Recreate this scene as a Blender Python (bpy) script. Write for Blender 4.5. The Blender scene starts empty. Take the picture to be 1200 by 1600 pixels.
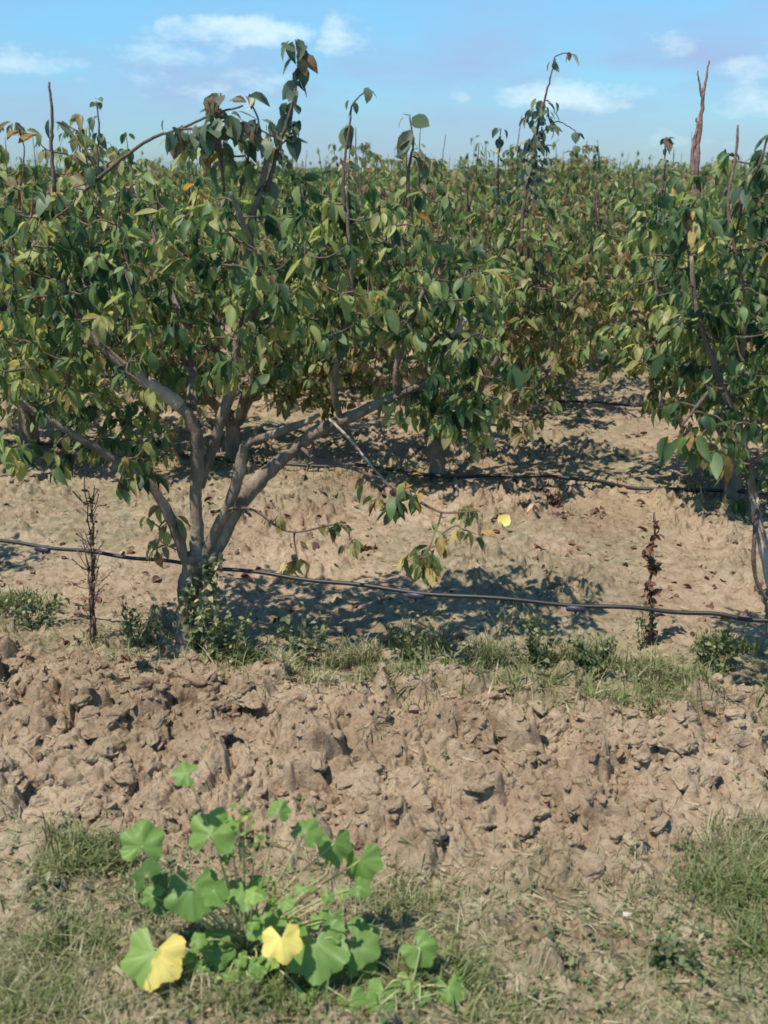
import bpy, math
import numpy as np
from mathutils import Vector

# ------------------------------------------------------------------ camera, sky, sun, exposure
scene = bpy.context.scene
COL = scene.collection
H = 1.85
PITCH = math.radians(18.16)
F = 1600.0                                   # focal length in pixels of the 1200 x 1600 frame
cam_d = bpy.data.cameras.new('camera')
cam_d.sensor_fit = 'VERTICAL'; cam_d.sensor_height = 24.0; cam_d.lens = 24.0 * F / 1600.0
cam_d.clip_start = 0.05; cam_d.clip_end = 3000
cam_d.dof.use_dof = True; cam_d.dof.focus_distance = 4.6; cam_d.dof.aperture_fstop = 2.2
cam = bpy.data.objects.new('camera', cam_d); COL.objects.link(cam)
cam.location = (0, 0, H); cam.rotation_euler = (math.pi/2 - PITCH, 0, 0)
scene.camera = cam

SUN_EL = math.radians(65); SUN_AZ = math.atan2(-0.74, -0.60)     # azimuth from +Y towards +X
sv = Vector((math.sin(SUN_AZ)*math.cos(SUN_EL), math.cos(SUN_AZ)*math.cos(SUN_EL), math.sin(SUN_EL)))
sun_d = bpy.data.lights.new('sun', 'SUN'); sun_d.energy = 5.0; sun_d.angle = math.radians(0.5); sun_d.color = (1.0, 0.92, 0.78)
sun = bpy.data.objects.new('sun', sun_d); COL.objects.link(sun)
sun.rotation_euler = sv.to_track_quat('Z', 'Y').to_euler(); sun.location = (-6, -6, 12)

world = bpy.data.worlds.new('World'); scene.world = world; world.use_nodes = True
def build_world():
    nt = world.node_tree; N = nt.nodes; L = nt.links; N.clear()
    out = N.new('ShaderNodeOutputWorld'); bg = N.new('ShaderNodeBackground'); bg.inputs['Strength'].default_value = 0.092
    sky = N.new('ShaderNodeTexSky'); sky.sky_type = 'NISHITA'; sky.sun_disc = False
    sky.sun_elevation = SUN_EL; sky.sun_rotation = SUN_AZ; sky.air_density = 1.0; sky.dust_density = 0.3; sky.ozone_density = 2.0
    def m(op, a, b=None, c=None, clamp=False):
        n = N.new('ShaderNodeMath'); n.operation = op; n.use_clamp = clamp
        for i, v in enumerate((a, b, c)):
            if v is None: continue
            if hasattr(v, 'links') or hasattr(v, 'is_linked'): L.new(v, n.inputs[i])
            else: n.inputs[i].default_value = v
        return n.outputs[0]
    tc = N.new('ShaderNodeTexCoord'); sep = N.new('ShaderNodeSeparateXYZ'); L.new(tc.outputs['Generated'], sep.inputs[0])
    x, y, z = sep.outputs
    wn = N.new('ShaderNodeTexNoise'); wn.inputs['Scale'].default_value = 11; wn.inputs['Detail'].default_value = 6; wn.inputs['Roughness'].default_value = 0.65
    wm = N.new('ShaderNodeMapping'); wm.inputs['Scale'].default_value = (1, 1, 1.8); L.new(tc.outputs['Generated'], wm.inputs[0]); L.new(wm.outputs[0], wn.inputs['Vector'])
    ws = N.new('ShaderNodeSeparateXYZ'); L.new(wn.outputs['Color'], ws.inputs[0])
    az0 = m('ARCTAN2', x, y); el0 = m('ARCSINE', z)
    az = m('ADD', az0, m('MULTIPLY', m('SUBTRACT', ws.outputs[0], .5), .11)); el = m('ADD', el0, m('MULTIPLY', m('SUBTRACT', ws.outputs[1], .5), .034))
    nz = N.new('ShaderNodeTexNoise'); nz.inputs['Scale'].default_value = 24; nz.inputs['Detail'].default_value = 7; nz.inputs['Roughness'].default_value = 0.68
    mp = N.new('ShaderNodeMapping'); mp.inputs['Scale'].default_value = (1, 1, 2.2); L.new(tc.outputs['Generated'], mp.inputs[0]); L.new(mp.outputs[0], nz.inputs['Vector'])
    n1 = nz.outputs[0]
    nb = N.new('ShaderNodeTexNoise'); nb.inputs['Scale'].default_value = 5; nb.inputs['Detail'].default_value = 4; nb.inputs['Roughness'].default_value = 0.55
    mp2 = N.new('ShaderNodeMapping'); mp2.inputs['Scale'].default_value = (1, 1, 4.0); L.new(tc.outputs['Generated'], mp2.inputs[0]); L.new(mp2.outputs[0], nb.inputs['Vector'])
    # tint the low sky towards lavender
    tint = N.new('ShaderNodeMixRGB'); tint.blend_type = 'MULTIPLY'; tint.inputs[0].default_value = 1.0
    L.new(sky.outputs[0], tint.inputs[1])
    rmp = N.new('ShaderNodeValToRGB'); e = rmp.color_ramp.elements
    e[0].position = 0.0; e[0].color = (0.50, 0.70, 1.0, 1); e[1].position = 0.20; e[1].color = (0.80, 1.38, 1.50, 1)
    L.new(el0, rmp.inputs[0]); L.new(rmp.outputs[0], tint.inputs[2])
    col = tint.outputs[0]
    # thin lavender veil, broad, low in the sky
    veil = m('MULTIPLY', m('SUBTRACT', nb.outputs[0], 0.38, clamp=True), m('SUBTRACT', 1.0, m('MULTIPLY', m('ABSOLUTE', m('SUBTRACT', el, 0.09)), 9.0), clamp=True), clamp=True)
    mv = N.new('ShaderNodeMixRGB'); L.new(m('MULTIPLY', veil, 2.8, clamp=True), mv.inputs[0]); L.new(col, mv.inputs[1]); mv.inputs[2].default_value = (3.4, 4.1, 6.4, 1)
    col = mv.outputs[0]
    # individual cumulus puffs: azimuth, elevation, half width, half height, strength
    clouds = [(-0.125,0.120,0.050,0.011,1.3),(-0.035,0.116,0.026,0.014,1.1),(-0.19,0.105,0.06,0.016,0.5),(-0.31,0.094,0.04,0.010,0.65),(-0.37,0.112,0.03,0.008,0.35),
              (-0.14,0.066,0.04,0.014,0.6),(-0.10,0.085,0.035,0.012,0.5),(-0.22,0.08,0.06,0.014,0.4),
              (0.165,0.069,0.052,0.012,1.15),(0.065,0.068,0.012,0.008,0.6),(0.26,0.112,0.028,0.011,0.65),(0.27,0.155,0.035,0.008,0.8),(0.31,0.155,0.03,0.008,0.6),
              (0.36,0.062,0.08,0.014,0.8),(0.33,0.085,0.05,0.01,0.6),(0.37,0.096,0.035,0.010,0.8),(0.245,0.035,0.07,0.012,0.35),(0.34,0.02,0.07,0.012,0.35),
              (0.62,0.1,0.12,0.02,0.9),(-0.7,0.12,0.12,0.02,0.9),(-0.55,0.07,0.1,0.015,0.7),(0.15,0.12,0.02,0.006,0.35)]
    tot = None
    for a0, e0, w, h, s in clouds:
        d = m('ADD', m('POWER', m('MULTIPLY', m('SUBTRACT', az, a0), 1/(w*1.5)), 2.0), m('POWER', m('MULTIPLY', m('SUBTRACT', el, e0), 1/(h*1.5)), 2.0))
        v = m('MULTIPLY', m('SUBTRACT', 1.0, d, clamp=True), s)
        tot = v if tot is None else m('MAXIMUM', tot, v)
    fac = m('MULTIPLY', m('SUBTRACT', m('ADD', tot, m('MULTIPLY', m('SUBTRACT', n1, 0.5), 2.6)), 0.36), 1.1, clamp=True)
    fac = m('MULTIPLY', fac, m('MULTIPLY', tot, 2.2, clamp=True), clamp=True)
    mc = N.new('ShaderNodeMixRGB'); L.new(m('MULTIPLY', fac, 0.85), mc.inputs[0]); L.new(col, mc.inputs[1]); mc.inputs[2].default_value = (6.2, 7.9, 8.6, 1)
    L.new(mc.outputs[0], bg.inputs['Color']); L.new(bg.outputs[0], out.inputs[0])
build_world()
scene.view_settings.view_transform = 'Standard'; scene.view_settings.look = 'None'; scene.view_settings.gamma = 1
scene.view_settings.exposure = 0.40
scene.cycles.pixel_filter_type = 'BLACKMAN_HARRIS'; scene.cycles.filter_width = 1.7
scene.cycles.max_bounces = 6; scene.cycles.diffuse_bounces = 3; scene.cycles.transmission_bounces = 3; scene.cycles.transparent_max_bounces = 4

# ------------------------------------------------------------------ helpers
rng = np.random.default_rng(7)
def U(a, b, n=None): return rng.uniform(a, b, n)
def ray(px, py):
    cx, cy = (px-600)/F, (800-py)/F
    d = np.array([cx, math.cos(PITCH)+cy*math.sin(PITCH), -math.sin(PITCH)+cy*math.cos(PITCH)])
    return d
def at(px, py, Y):                            # point seen at a pixel of the photo, at world depth Y
    d = ray(px, py); return np.array([0, 0, H]) + d*(Y/d[1])
def onz(px, py, z=0.0):
    d = ray(px, py); return np.array([0, 0, H]) + d*((z-H)/d[2])

class MB:
    def __init__(s): s.v = []; s.f = []; s.m = []; s.t = []; s.n = 0
    def add(s, V, Fs, mat=0, tint=0.5):
        V = np.asarray(V, float).reshape(-1, 3)
        s.v.append(V)
        t = np.broadcast_to(np.asarray(tint, float), (len(V),)); s.t.append(t)
        for A in Fs:
            A = np.asarray(A, int)
            if len(A) == 0: continue
            s.f.append(A + s.n); s.m.append(np.full(len(A), mat))
        s.n += len(V)
    def build(s, name, mats, parent=None, smooth=True, loc=None):
        me = bpy.data.meshes.new(name)
        V = np.concatenate(s.v)
        if loc is not None: V = V - np.asarray(loc)
        me.vertices.add(len(V)); me.vertices.foreach_set('co', V.astype(np.float32).ravel())
        loops = np.concatenate([a.ravel() for a in s.f]); cnt = np.concatenate([np.full(len(a), a.shape[1]) for a in s.f])
        me.loops.add(len(loops)); me.loops.foreach_set('vertex_index', loops.astype(np.int32))
        me.polygons.add(len(cnt)); st = np.concatenate([[0], np.cumsum(cnt)[:-1]])
        me.polygons.foreach_set('loop_start', st.astype(np.int32)); me.polygons.foreach_set('loop_total', cnt.astype(np.int32))
        if not isinstance(mats, (list, tuple)): mats = [mats]
        for m in mats: me.materials.append(m)
        me.polygons.foreach_set('material_index', np.concatenate(s.m).astype(np.int32))
        me.polygons.foreach_set('use_smooth', np.full(len(cnt), smooth))
        a = me.attributes.new('tint', 'FLOAT', 'POINT'); a.data.foreach_set('value', np.concatenate(s.t).astype(np.float32))
        me.update(calc_edges=True); me.validate()
        o = bpy.data.objects.new(name, me); COL.objects.link(o)
        if parent is not None: o.parent = parent
        if loc is not None and parent is None: o.location = loc
        return o
def tag(o, label=None, cat=None, group=None, kind=None):
    for k, v in (('label', label), ('category', cat), ('group', group), ('kind', kind)):
        if v: o[k] = v
    return o
def empty(name, loc, label, cat, group=None):
    o = bpy.data.objects.new(name, None); o.empty_display_size = 0.1; COL.objects.link(o); o.location = tuple(float(c) for c in loc)
    return tag(o, label, cat, group)
def part(mb, name, mats, root, smooth=True):
    return mb.build(name, mats, root, smooth, loc=np.array(root.location))

def norm(v): return v/(np.linalg.norm(v, axis=-1, keepdims=True)+1e-9)
def tube(mb, P, R, sides=6, mat=0, tint=0.5, lump=0.0, cap=True):
    P = np.asarray(P, float); R = np.broadcast_to(np.asarray(R, float), (len(P),)).copy(); n = len(P)
    T = norm(np.gradient(P, axis=0)); ref = np.array([0.31, 0.17, 0.93]) if abs(T[0][2]) < 0.9 else np.array([1, 0.2, 0.1])
    A = np.zeros((n, 3)); a = norm(np.cross(T[0], ref))
    for i in range(n):
        a = a - T[i]*np.dot(a, T[i]); a = a/(np.linalg.norm(a)+1e-9); A[i] = a
    B = np.cross(T, A); th = np.linspace(0, 2*np.pi, sides, endpoint=False)
    rr = R[:, None]*(1+lump*rng.standard_normal((n, sides))*0.5)
    V = P[:, None]+rr[..., None]*(np.cos(th)[None, :, None]*A[:, None]+np.sin(th)[None, :, None]*B[:, None])
    i = np.arange(n-1)[:, None]; j = np.arange(sides)[None]; k = (j+1) % sides
    Q = np.stack(np.broadcast_arrays(i*sides+j, i*sides+k, (i+1)*sides+k, (i+1)*sides+j), -1).reshape(-1, 4)
    mb.add(V.reshape(-1, 3), [Q] + ([np.arange(sides)[None, ::-1], (np.arange(sides)+(n-1)*sides)[None]] if cap else []), mat, tint)
def smoothline(P, n=8):
    """Catmull-Rom through the points."""
    P = np.asarray(P, float); E = np.vstack([2*P[0]-P[1], P, 2*P[-1]-P[-2]]); out = []
    for i in range(1, len(E)-2):
        t = np.linspace(0, 1, n, endpoint=False)[:, None]; p0, p1, p2, p3 = E[i-1], E[i], E[i+1], E[i+2]
        out.append(0.5*((2*p1)+(-p0+p2)*t+(2*p0-5*p1+4*p2-p3)*t**2+(-p0+3*p1-3*p2+p3)*t**3))
    out.append(P[-1:]); return np.concatenate(out)

def leaves(mb, P, D, Nn, L, tint, mat=1, wr=0.3, full=True, curl=0.3, fold=0.35):
    """Ovate pointed leaves: base points P, axes D, upper-side directions Nn, lengths L."""
    P = np.asarray(P); n = len(P)
    if n == 0: return
    D = norm(D); S = norm(np.cross(D, Nn)); Z = np.cross(S, D)
    L = np.broadcast_to(L, (n,)); W = L*wr*U(0.8, 1.2, n); c = curl*U(-0.3, 1.9, n); fo = fold*U(0.1, 1.7, n); tw = U(-0.5, 0.5, n)
    st = [(0.0, 0), (0.2, .78), (0.45, 1.0), (0.72, .72), (1.0, 0)] if full else [(0.0, 0), (0.42, 1.0), (1.0, 0)]
    V = []; idx = []
    for t, w in st:
        u = t + (0.03 if full else 0)
        cen = P + D*(L*t*(1-0.25*c*t))[:, None] - Z*(L*c*t*t*0.75)[:, None]
        if w == 0: idx.append((len(V),)); V.append(cen)
        else:
            Sx = S*np.cos(tw*t)[:, None]+Z*np.sin(tw*t)[:, None]; Zx = Z*np.cos(tw*t)[:, None]-S*np.sin(tw*t)[:, None]
            lft = cen - Sx*(W*w)[:, None]+Zx*(W*w*fo)[:, None]; rgt = cen + Sx*(W*w)[:, None]+Zx*(W*w*fo)[:, None]
            idx.append((len(V), len(V)+1, len(V)+2)); V += [lft, cen, rgt]
    k = len(V); Vs = np.stack(V, 1).reshape(-1, 3); off = (np.arange(n)*k)[:, None]
    tri = []; quad = []
    for a, b in zip(idx[:-1], idx[1:]):
        if len(a) == 1: tri += [(a[0], b[1], b[0]), (a[0], b[2], b[1])]
        elif len(b) == 1: tri += [(a[0], a[1], b[0]), (a[1], a[2], b[0])]
        else: quad += [(a[0], a[1], b[1], b[0]), (a[1], a[2], b[2], b[1])]
    Fs = [(off[:, None]+np.array(tri)[None]).reshape(-1, 3)]
    if quad: Fs.append((off[:, None]+np.array(quad)[None]).reshape(-1, 4))
    mb.add(Vs, Fs, mat, np.repeat(np.broadcast_to(tint, (n,)), k))

# ------------------------------------------------------------------ materials
def material(name):
    m = bpy.data.materials.new(name); m.use_nodes = True; nt = m.node_tree
    return m, nt, nt.nodes, nt.links, nt.nodes['Principled BSDF'], nt.nodes['Material Output']
def ramp(N, stops):
    r = N.new('ShaderNodeValToRGB'); cr = r.color_ramp
    while len(cr.elements) < len(stops): cr.elements.new(0.5)
    for e, (p, c) in zip(cr.elements, stops): e.position = p; e.color = (*c, 1)
    return r
def noise(N, L, scale, detail=5, rough=0.6, coord='Object', stretch=None):
    n = N.new('ShaderNodeTexNoise'); n.inputs['Scale'].default_value = scale; n.inputs['Detail'].default_value = detail; n.inputs['Roughness'].default_value = rough
    tc = N.new('ShaderNodeTexCoord')
    if stretch:
        mp = N.new('ShaderNodeMapping'); mp.inputs['Scale'].default_value = stretch; L.new(tc.outputs[coord], mp.inputs[0]); L.new(mp.outputs[0], n.inputs['Vector'])
    else: L.new(tc.outputs[coord], n.inputs['Vector'])
    return n
def leaf_material(name, stops, rough=0.50, trans=0.46, spec=0.40, mottled=0.35):
    m, nt, N, L, b, out = material(name)
    at_ = N.new('ShaderNodeAttribute'); at_.attribute_name = 'tint'
    nz = noise(N, L, 45, 3)
    ad = N.new('ShaderNodeMath'); ad.operation = 'MULTIPLY_ADD'; L.new(nz.outputs[0], ad.inputs[0]); ad.inputs[1].default_value = mottled*0.4; 
    sb = N.new('ShaderNodeMath'); sb.operation = 'SUBTRACT'; L.new(at_.outputs['Fac'], sb.inputs[0]); sb.inputs[1].default_value = mottled*0.2; L.new(sb.outputs[0], ad.inputs[2])
    r = ramp(N, stops); L.new(ad.outputs[0], r.inputs[0]); L.new(r.outputs[0], b.inputs['Base Color'])
    b.inputs['Roughness'].default_value = rough; b.inputs['Specular IOR Level'].default_value = spec
    tr = N.new('ShaderNodeBsdfTranslucent'); hs = N.new('ShaderNodeHueSaturation'); hs.inputs['Saturation'].default_value = 1.15; hs.inputs['Value'].default_value = 1.6; hs.inputs['Hue'].default_value = 0.485
    L.new(r.outputs[0], hs.inputs['Color']); L.new(hs.outputs[0], tr.inputs['Color'])
    mx = N.new('ShaderNodeMixShader'); mx.inputs[0].default_value = trans; L.new(b.outputs[0], mx.inputs[1]); L.new(tr.outputs[0], mx.inputs[2]); L.new(mx.outputs[0], out.inputs[0])
    bp = N.new('ShaderNodeBump'); bp.inputs['Strength'].default_value = 0.25; bp.inputs['Distance'].default_value = 0.002; L.new(nz.outputs[0], bp.inputs['Height']); L.new(bp.outputs[0], b.inputs['Normal'])
    return m
PEAR = leaf_material('pear_leaf', [(0.0, (0.035, 0.075, 0.035)), (0.35, (0.10, 0.165, 0.065)), (0.62, (0.22, 0.285, 0.105)), (0.82, (0.38, 0.40, 0.15)), (0.9, (0.16, 0.11, 0.06)), (0.95, (0.42, 0.27, 0.10)), (1.0, (0.6, 0.5, 0.2))])
PEARB = leaf_material('pear_leaf_olive', [(0.0, (0.06, 0.095, 0.04)), (0.35, (0.135, 0.20, 0.07)), (0.62, (0.225, 0.285, 0.105)), (0.8, (0.33, 0.30, 0.14)), (0.88, (0.17, 0.10, 0.06)), (0.95, (0.30, 0.17, 0.08)), (1.0, (0.5, 0.4, 0.18))])
SHOOT = leaf_material('shoot_leaf', [(0.0, (0.05, 0.08, 0.065)), (0.5, (0.11, 0.16, 0.10)), (0.75, (0.20, 0.24, 0.15)), (0.86, (0.13, 0.09, 0.075)), (0.95, (0.36, 0.26, 0.13)), (1.0, (0.60, 0.58, 0.36))], rough=0.5)
WEED = leaf_material('weed_leaf', [(0.0, (0.05, 0.08, 0.03)), (0.4, (0.13, 0.16, 0.07)), (0.7, (0.28, 0.28, 0.14)), (1.0, (0.46, 0.40, 0.24))], rough=0.6, trans=0.25)
MALLOW = leaf_material('mallow_leaf', [(0.0, (0.05, 0.10, 0.025)), (0.5, (0.15, 0.26, 0.065)), (0.72, (0.26, 0.37, 0.09)), (0.85, (0.50, 0.45, 0.08)), (1.0, (0.80, 0.66, 0.21))], rough=0.5, trans=0.38, mottled=0.16)
DRYLEAF = leaf_material('dry_leaf', [(0.0, (0.07, 0.03, 0.022)), (0.5, (0.15, 0.07, 0.045)), (0.8, (0.26, 0.15, 0.09)), (1.0, (0.42, 0.31, 0.19))], rough=0.7, trans=0.1)
GRASS = leaf_material('grass_blade', [(0.0, (0.07, 0.11, 0.03)), (0.4, (0.15, 0.19, 0.06)), (0.6, (0.20, 0.21, 0.10)), (0.8, (0.34, 0.30, 0.18)), (1.0, (0.46, 0.41, 0.29))], rough=0.6, trans=0.3)

def bark_material(name, c0, c1, c2, scale=14):
    m, nt, N, L, b, out = material(name)
    nz = noise(N, L, scale, 6, 0.65, stretch=(1, 1, 0.4)); r = ramp(N, [(0.3, c0), (0.55, c1), (0.75, c2)]); L.new(nz.outputs[0], r.inputs[0]); L.new(r.outputs[0], b.inputs['Base Color'])
    b.inputs['Roughness'].default_value = 0.85
    n2 = noise(N, L, 60, 5, 0.7, stretch=(1, 1, 0.5)); bp = N.new('ShaderNodeBump'); bp.inputs['Strength'].default_value = 1.0; bp.inputs['Distance'].default_value = 0.012
    L.new(n2.outputs[0], bp.inputs['Height']); L.new(bp.outputs[0], b.inputs['Normal']); return m
BARK = bark_material('pear_bark', (0.075, 0.055, 0.040), (0.24, 0.19, 0.14), (0.50, 0.42, 0.32), 12)
TWIG = bark_material('twig_bark', (0.07, 0.045, 0.035), (0.15, 0.10, 0.08), (0.25, 0.18, 0.14), 30)
DEAD = bark_material('dead_wood', (0.16, 0.08, 0.065), (0.30, 0.17, 0.14), (0.42, 0.27, 0.22), 30)
PALE = bark_material('pale_cut_and_sunlit_wood', (0.35, 0.27, 0.21), (0.50, 0.41, 0.33), (0.62, 0.52, 0.43), 20)  # also colours the sunlit stretch painted on the big tree's left limb

def plain(name, c, rough=0.5, nscale=30, var=0.3, bump=0.0):
    m, nt, N, L, b, out = material(name); nz = noise(N, L, nscale, 4)
    r = ramp(N, [(0.3, tuple(x*(1-var) for x in c)), (0.7, tuple(min(1, x*(1+var)) for x in c))]); L.new(nz.outputs[0], r.inputs[0]); L.new(r.outputs[0], b.inputs['Base Color']); b.inputs['Roughness'].default_value = rough
    if bump:
        bp = N.new('ShaderNodeBump'); bp.inputs['Strength'].default_value = bump; bp.inputs['Distance'].default_value = 0.004; L.new(nz.outputs[0], bp.inputs['Height']); L.new(bp.outputs[0], b.inputs['Normal'])
    return m
HOSE = plain('black_hose', (0.012, 0.011, 0.013), 0.5, 12, 0.5)
EMIT = plain('dripper_plastic', (0.03, 0.028, 0.055), 0.5, 12, 0.3)
TWINE = plain('tie_wire', (0.10, 0.09, 0.08), 0.6, 12, 0.3)

def soil_material(name, ground=False):
    m, nt, N, L, b, out = material(name)
    n1 = noise(N, L, 1.4, 6, 0.6); n2 = noise(N, L, 16, 6, 0.7); n3 = noise(N, L, 110, 4, 0.7)
    r1 = ramp(N, [(0.30, (0.225, 0.165, 0.115)), (0.5, (0.31, 0.24, 0.172)), (0.7, (0.38, 0.305, 0.228))]); L.new(n1.outputs[0], r1.inputs[0])
    r2 = ramp(N, [(0.30, (0.42, 0.31, 0.26)), (0.42, (0.82, 0.77, 0.73)), (0.62, (1.05, 1.04, 1.02))]); L.new(n2.outputs[0], r2.inputs[0])
    mx = N.new('ShaderNodeMixRGB'); mx.blend_type = 'MULTIPLY'; mx.inputs[0].default_value = 1; L.new(r1.outputs[0], mx.inputs[1]); L.new(r2.outputs[0], mx.inputs[2])
    r3 = ramp(N, [(0.3, (0.80, 0.78, 0.76)), (0.65, (1.1, 1.1, 1.1))]); L.new(n3.outputs[0], r3.inputs[0])
    m3 = N.new('ShaderNodeMixRGB'); m3.blend_type = 'MULTIPLY'; m3.inputs[0].default_value = 1; L.new(mx.outputs[0], m3.inputs[1]); L.new(r3.outputs[0], m3.inputs[2])
    col = m3.outputs[0]
    if ground:    # 'tint' = how much old straw and moss lies in the soil
        at_ = N.new('ShaderNodeAttribute'); at_.attribute_name = 'tint'
        n4 = noise(N, L, 9, 5, 0.7)
        mm = N.new('ShaderNodeMath'); mm.operation = 'MULTIPLY'; L.new(at_.outputs['Fac'], mm.inputs[0]); 
        rr = ramp(N, [(0.35, (0, 0, 0)), (0.6, (1, 1, 1))]); L.new(n4.outputs[0], rr.inputs[0]); L.new(rr.outputs[0], mm.inputs[1])
        mg = N.new('ShaderNodeMixRGB'); L.new(mm.outputs[0], mg.inputs[0]); L.new(col, mg.inputs[1])
        rg = ramp(N, [(0.3, (0.085, 0.085, 0.05)), (0.5, (0.19, 0.175, 0.11)), (0.7, (0.33, 0.29, 0.205))]); L.new(n2.outputs[0], rg.inputs[0]); L.new(rg.outputs[0], mg.inputs[2]); col = mg.outputs[0]
    L.new(col, b.inputs['Base Color']); b.inputs['Roughness'].default_value = 0.95; b.inputs['Specular IOR Level'].default_value = 0.15
    bp = N.new('ShaderNodeBump'); bp.inputs['Strength'].default_value = 0.9; bp.inputs['Distance'].default_value = 0.006; L.new(n3.outputs[0], bp.inputs['Height'])
    bp2 = N.new('ShaderNodeBump'); bp2.inputs['Strength'].default_value = 0.6; bp2.inputs['Distance'].default_value = 0.02; L.new(n2.outputs[0], bp2.inputs['Height']); L.new(bp.outputs[0], bp2.inputs['Normal']); L.new(bp2.outputs[0], b.inputs['Normal'])
    return m
SOIL = soil_material('clay_soil', True); CLOD = soil_material('clay_clod')

# ------------------------------------------------------------------ ground
def hsh(ix, iy, k):
    h = (ix.astype(np.int64)*374761393 + iy.astype(np.int64)*668265263 + k*2147483647) & 0xffffffff
    h = ((h ^ (h >> 13))*1274126177) & 0xffffffff; h = h ^ (h >> 16)
    h = (h*2246822519) & 0xffffffff; h ^= h >> 15
    return (h & 0xffffff)/float(0xffffff)
def vnoise(x, y, k=0):
    ix = np.floor(x); iy = np.floor(y); fx = x-ix; fy = y-iy; fx = fx*fx*(3-2*fx); fy = fy*fy*(3-2*fy)
    a = hsh(ix, iy, k); b = hsh(ix+1, iy, k); c = hsh(ix, iy+1, k); d = hsh(ix+1, iy+1, k)
    return (a*(1-fx)+b*fx)*(1-fy)+(c*(1-fx)+d*fx)*fy
def fbm(x, y, k=0, o=4):
    s = 0; a = 0.5; t = 0
    for i in range(o): s = s+a*vnoise(x*2**i+i*17.3, y*2**i-i*9.1, k+i); t += a; a *= 0.5
    return s/t
def worley(x, y, k):
    ix = np.floor(x); iy = np.floor(y); f1 = np.full(x.shape, 9.0); f2 = np.full(x.shape, 9.0); cid = np.zeros(x.shape)
    for dx in (-1, 0, 1):
        for dy in (-1, 0, 1):
            cx = ix+dx; cy = iy+dy; px = cx+hsh(cx, cy, k)*0.9+0.05; py = cy+hsh(cx, cy, k+1)*0.9+0.05
            d = np.hypot(x-px, y-py); r = hsh(cx, cy, k+2); nearer = d < f1
            f2 = np.where(nearer, f1, np.minimum(f2, d)); cid = np.where(nearer, r, cid); f1 = np.where(nearer, d, f1)
    return f1, f2, cid
def sstep(a, b, x): t = np.clip((x-a)/(b-a), 0, 1); return t*t*(3-2*t)

BASE = onz(290, 1018)                                        # foot of the big tree
hz0 = at(290, 880, BASE[1])[2]
hA, hB = onz(0, 845, hz0), onz(1200, 970, hz0)
RD = norm((hB-hA)*np.array([1, 1, 0])); NR = np.array([RD[1], -RD[0], 0]);
if NR[1] > 0: NR = -NR                                       # towards the camera
def vdist(x, y): return (x-BASE[0])*NR[0]+(y-BASE[1])*NR[1]
def udist(x, y): return (x-BASE[0])*RD[0]+(y-BASE[1])*RD[1]
_st = [onz(a, b) for a, b in ((-500, 960), (0, 1000), (290, 1050), (520, 1085), (700, 1062), (850, 1120), (1000, 1105), (1200, 1075), (1700, 1100))]
_en = [onz(a, b) for a, b in ((-500, 1230), (0, 1275), (300, 1300), (600, 1360), (850, 1330), (1020, 1345), (1200, 1250), (1700, 1150))]
def _uv(L_): return [udist(p[0], p[1]) for p in L_], [vdist(p[0], p[1]) for p in L_]
def masks(x, y):
    x = np.asarray(x, float); y = np.asarray(y, float)
    v0 = vdist(x, y); u_ = udist(x, y); v = v0 + (fbm(x*3, y*3, 50)-0.5)*0.22
    a = np.interp(u_, *_uv(_st)); b = np.interp(u_, *_uv(_en))
    clod = sstep(-0.06, 0.12, v-a)*(1-sstep(-0.08, 0.22, v-b))
    front = sstep(-.08, 0.2, v-b)
    strip = np.exp(-((v0-a+.16)/0.22)**2)
    return v, clod, front, strip
def gh(x, y):
    x = np.asarray(x, float); y = np.asarray(y, float)
    v, clod, front, strip = masks(x, y)
    near = np.exp(-np.maximum(np.hypot(x, y)-9, 0)/6)
    h = 0.05*(fbm(x*0.8, y*0.8, 3)-0.5)*near + 0.045*(fbm(x*6, y*6, 5)-0.5) + 0.010*(fbm(x*22, y*22, 8)-0.5)
    wx = x + 0.13*(fbm(x*6, y*6, 20)-0.5); wy = y + 0.13*(fbm(x*7, y*7, 30)-0.5)
    wx2 = wx+0.045*(fbm(x*24, y*24, 21)-0.5); wy2 = wy+0.045*(fbm(x*24, y*24, 31)-0.5)
    rg = 1-np.abs(2*fbm(wx*14+wy*5, wy*9, 77)-1)*2.2; rg2 = 1-np.abs(2*fbm(wx*40, wy*34, 78)-1)*2.2
    f1, f2, c1 = worley(wx2*5.5+3, wy2*5.2+wx2*1.5, 100); g1, g2, d1 = worley(wx2*14, wy2*13+5+wx2*3, 200); e1, e2, q1 = worley(wx2*27, wy2*27, 300)
    big = c1**1.6*sstep(-.03, 0.42, f2-f1)*(1.1-1.0*f1**2); mid = d1**1.3*sstep(0, 0.34, g2-g1)*(1.1-0.9*g1); sm = q1*sstep(0, 0.3, e2-e1)
    rowm = 0.35+1.1*fbm(x*1.9, y*1.9, 60); und = fbm(x*3.1+2, y*3.1, 61)-.5
    crack = (1-sstep(0, .13, f2-f1))*sstep(.35, .6, fbm(x*4, y*4, 63)) + .45*(1-sstep(0, .16, g2-g1))*sstep(.4, .6, fbm(x*5, y*5, 64))
    h = h + clod*(0.030 + .085*und + rowm*(0.105*big + 0.034*mid + 0.013*sm) - .030*(1-sstep(.30, .46, fbm(x*5.5+9, y*5.5, 68))) - .012*crack + 0.005*rg + 0.005*rg2)
    sc = sstep(0.52, 0.66, fbm(x*2.3, y*2.3, 80))*(1-clod)
    h = h + (1-clod)*(0.030*mid + 0.014*sm + .010*rg)*(0.5+1.5*sc) + sc*0.012*big
    h = h + strip*0.03*(1-0.6*clod)
    return h
def gh1(x, y): return float(gh(np.array([x]), np.array([y]))[0])

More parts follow.
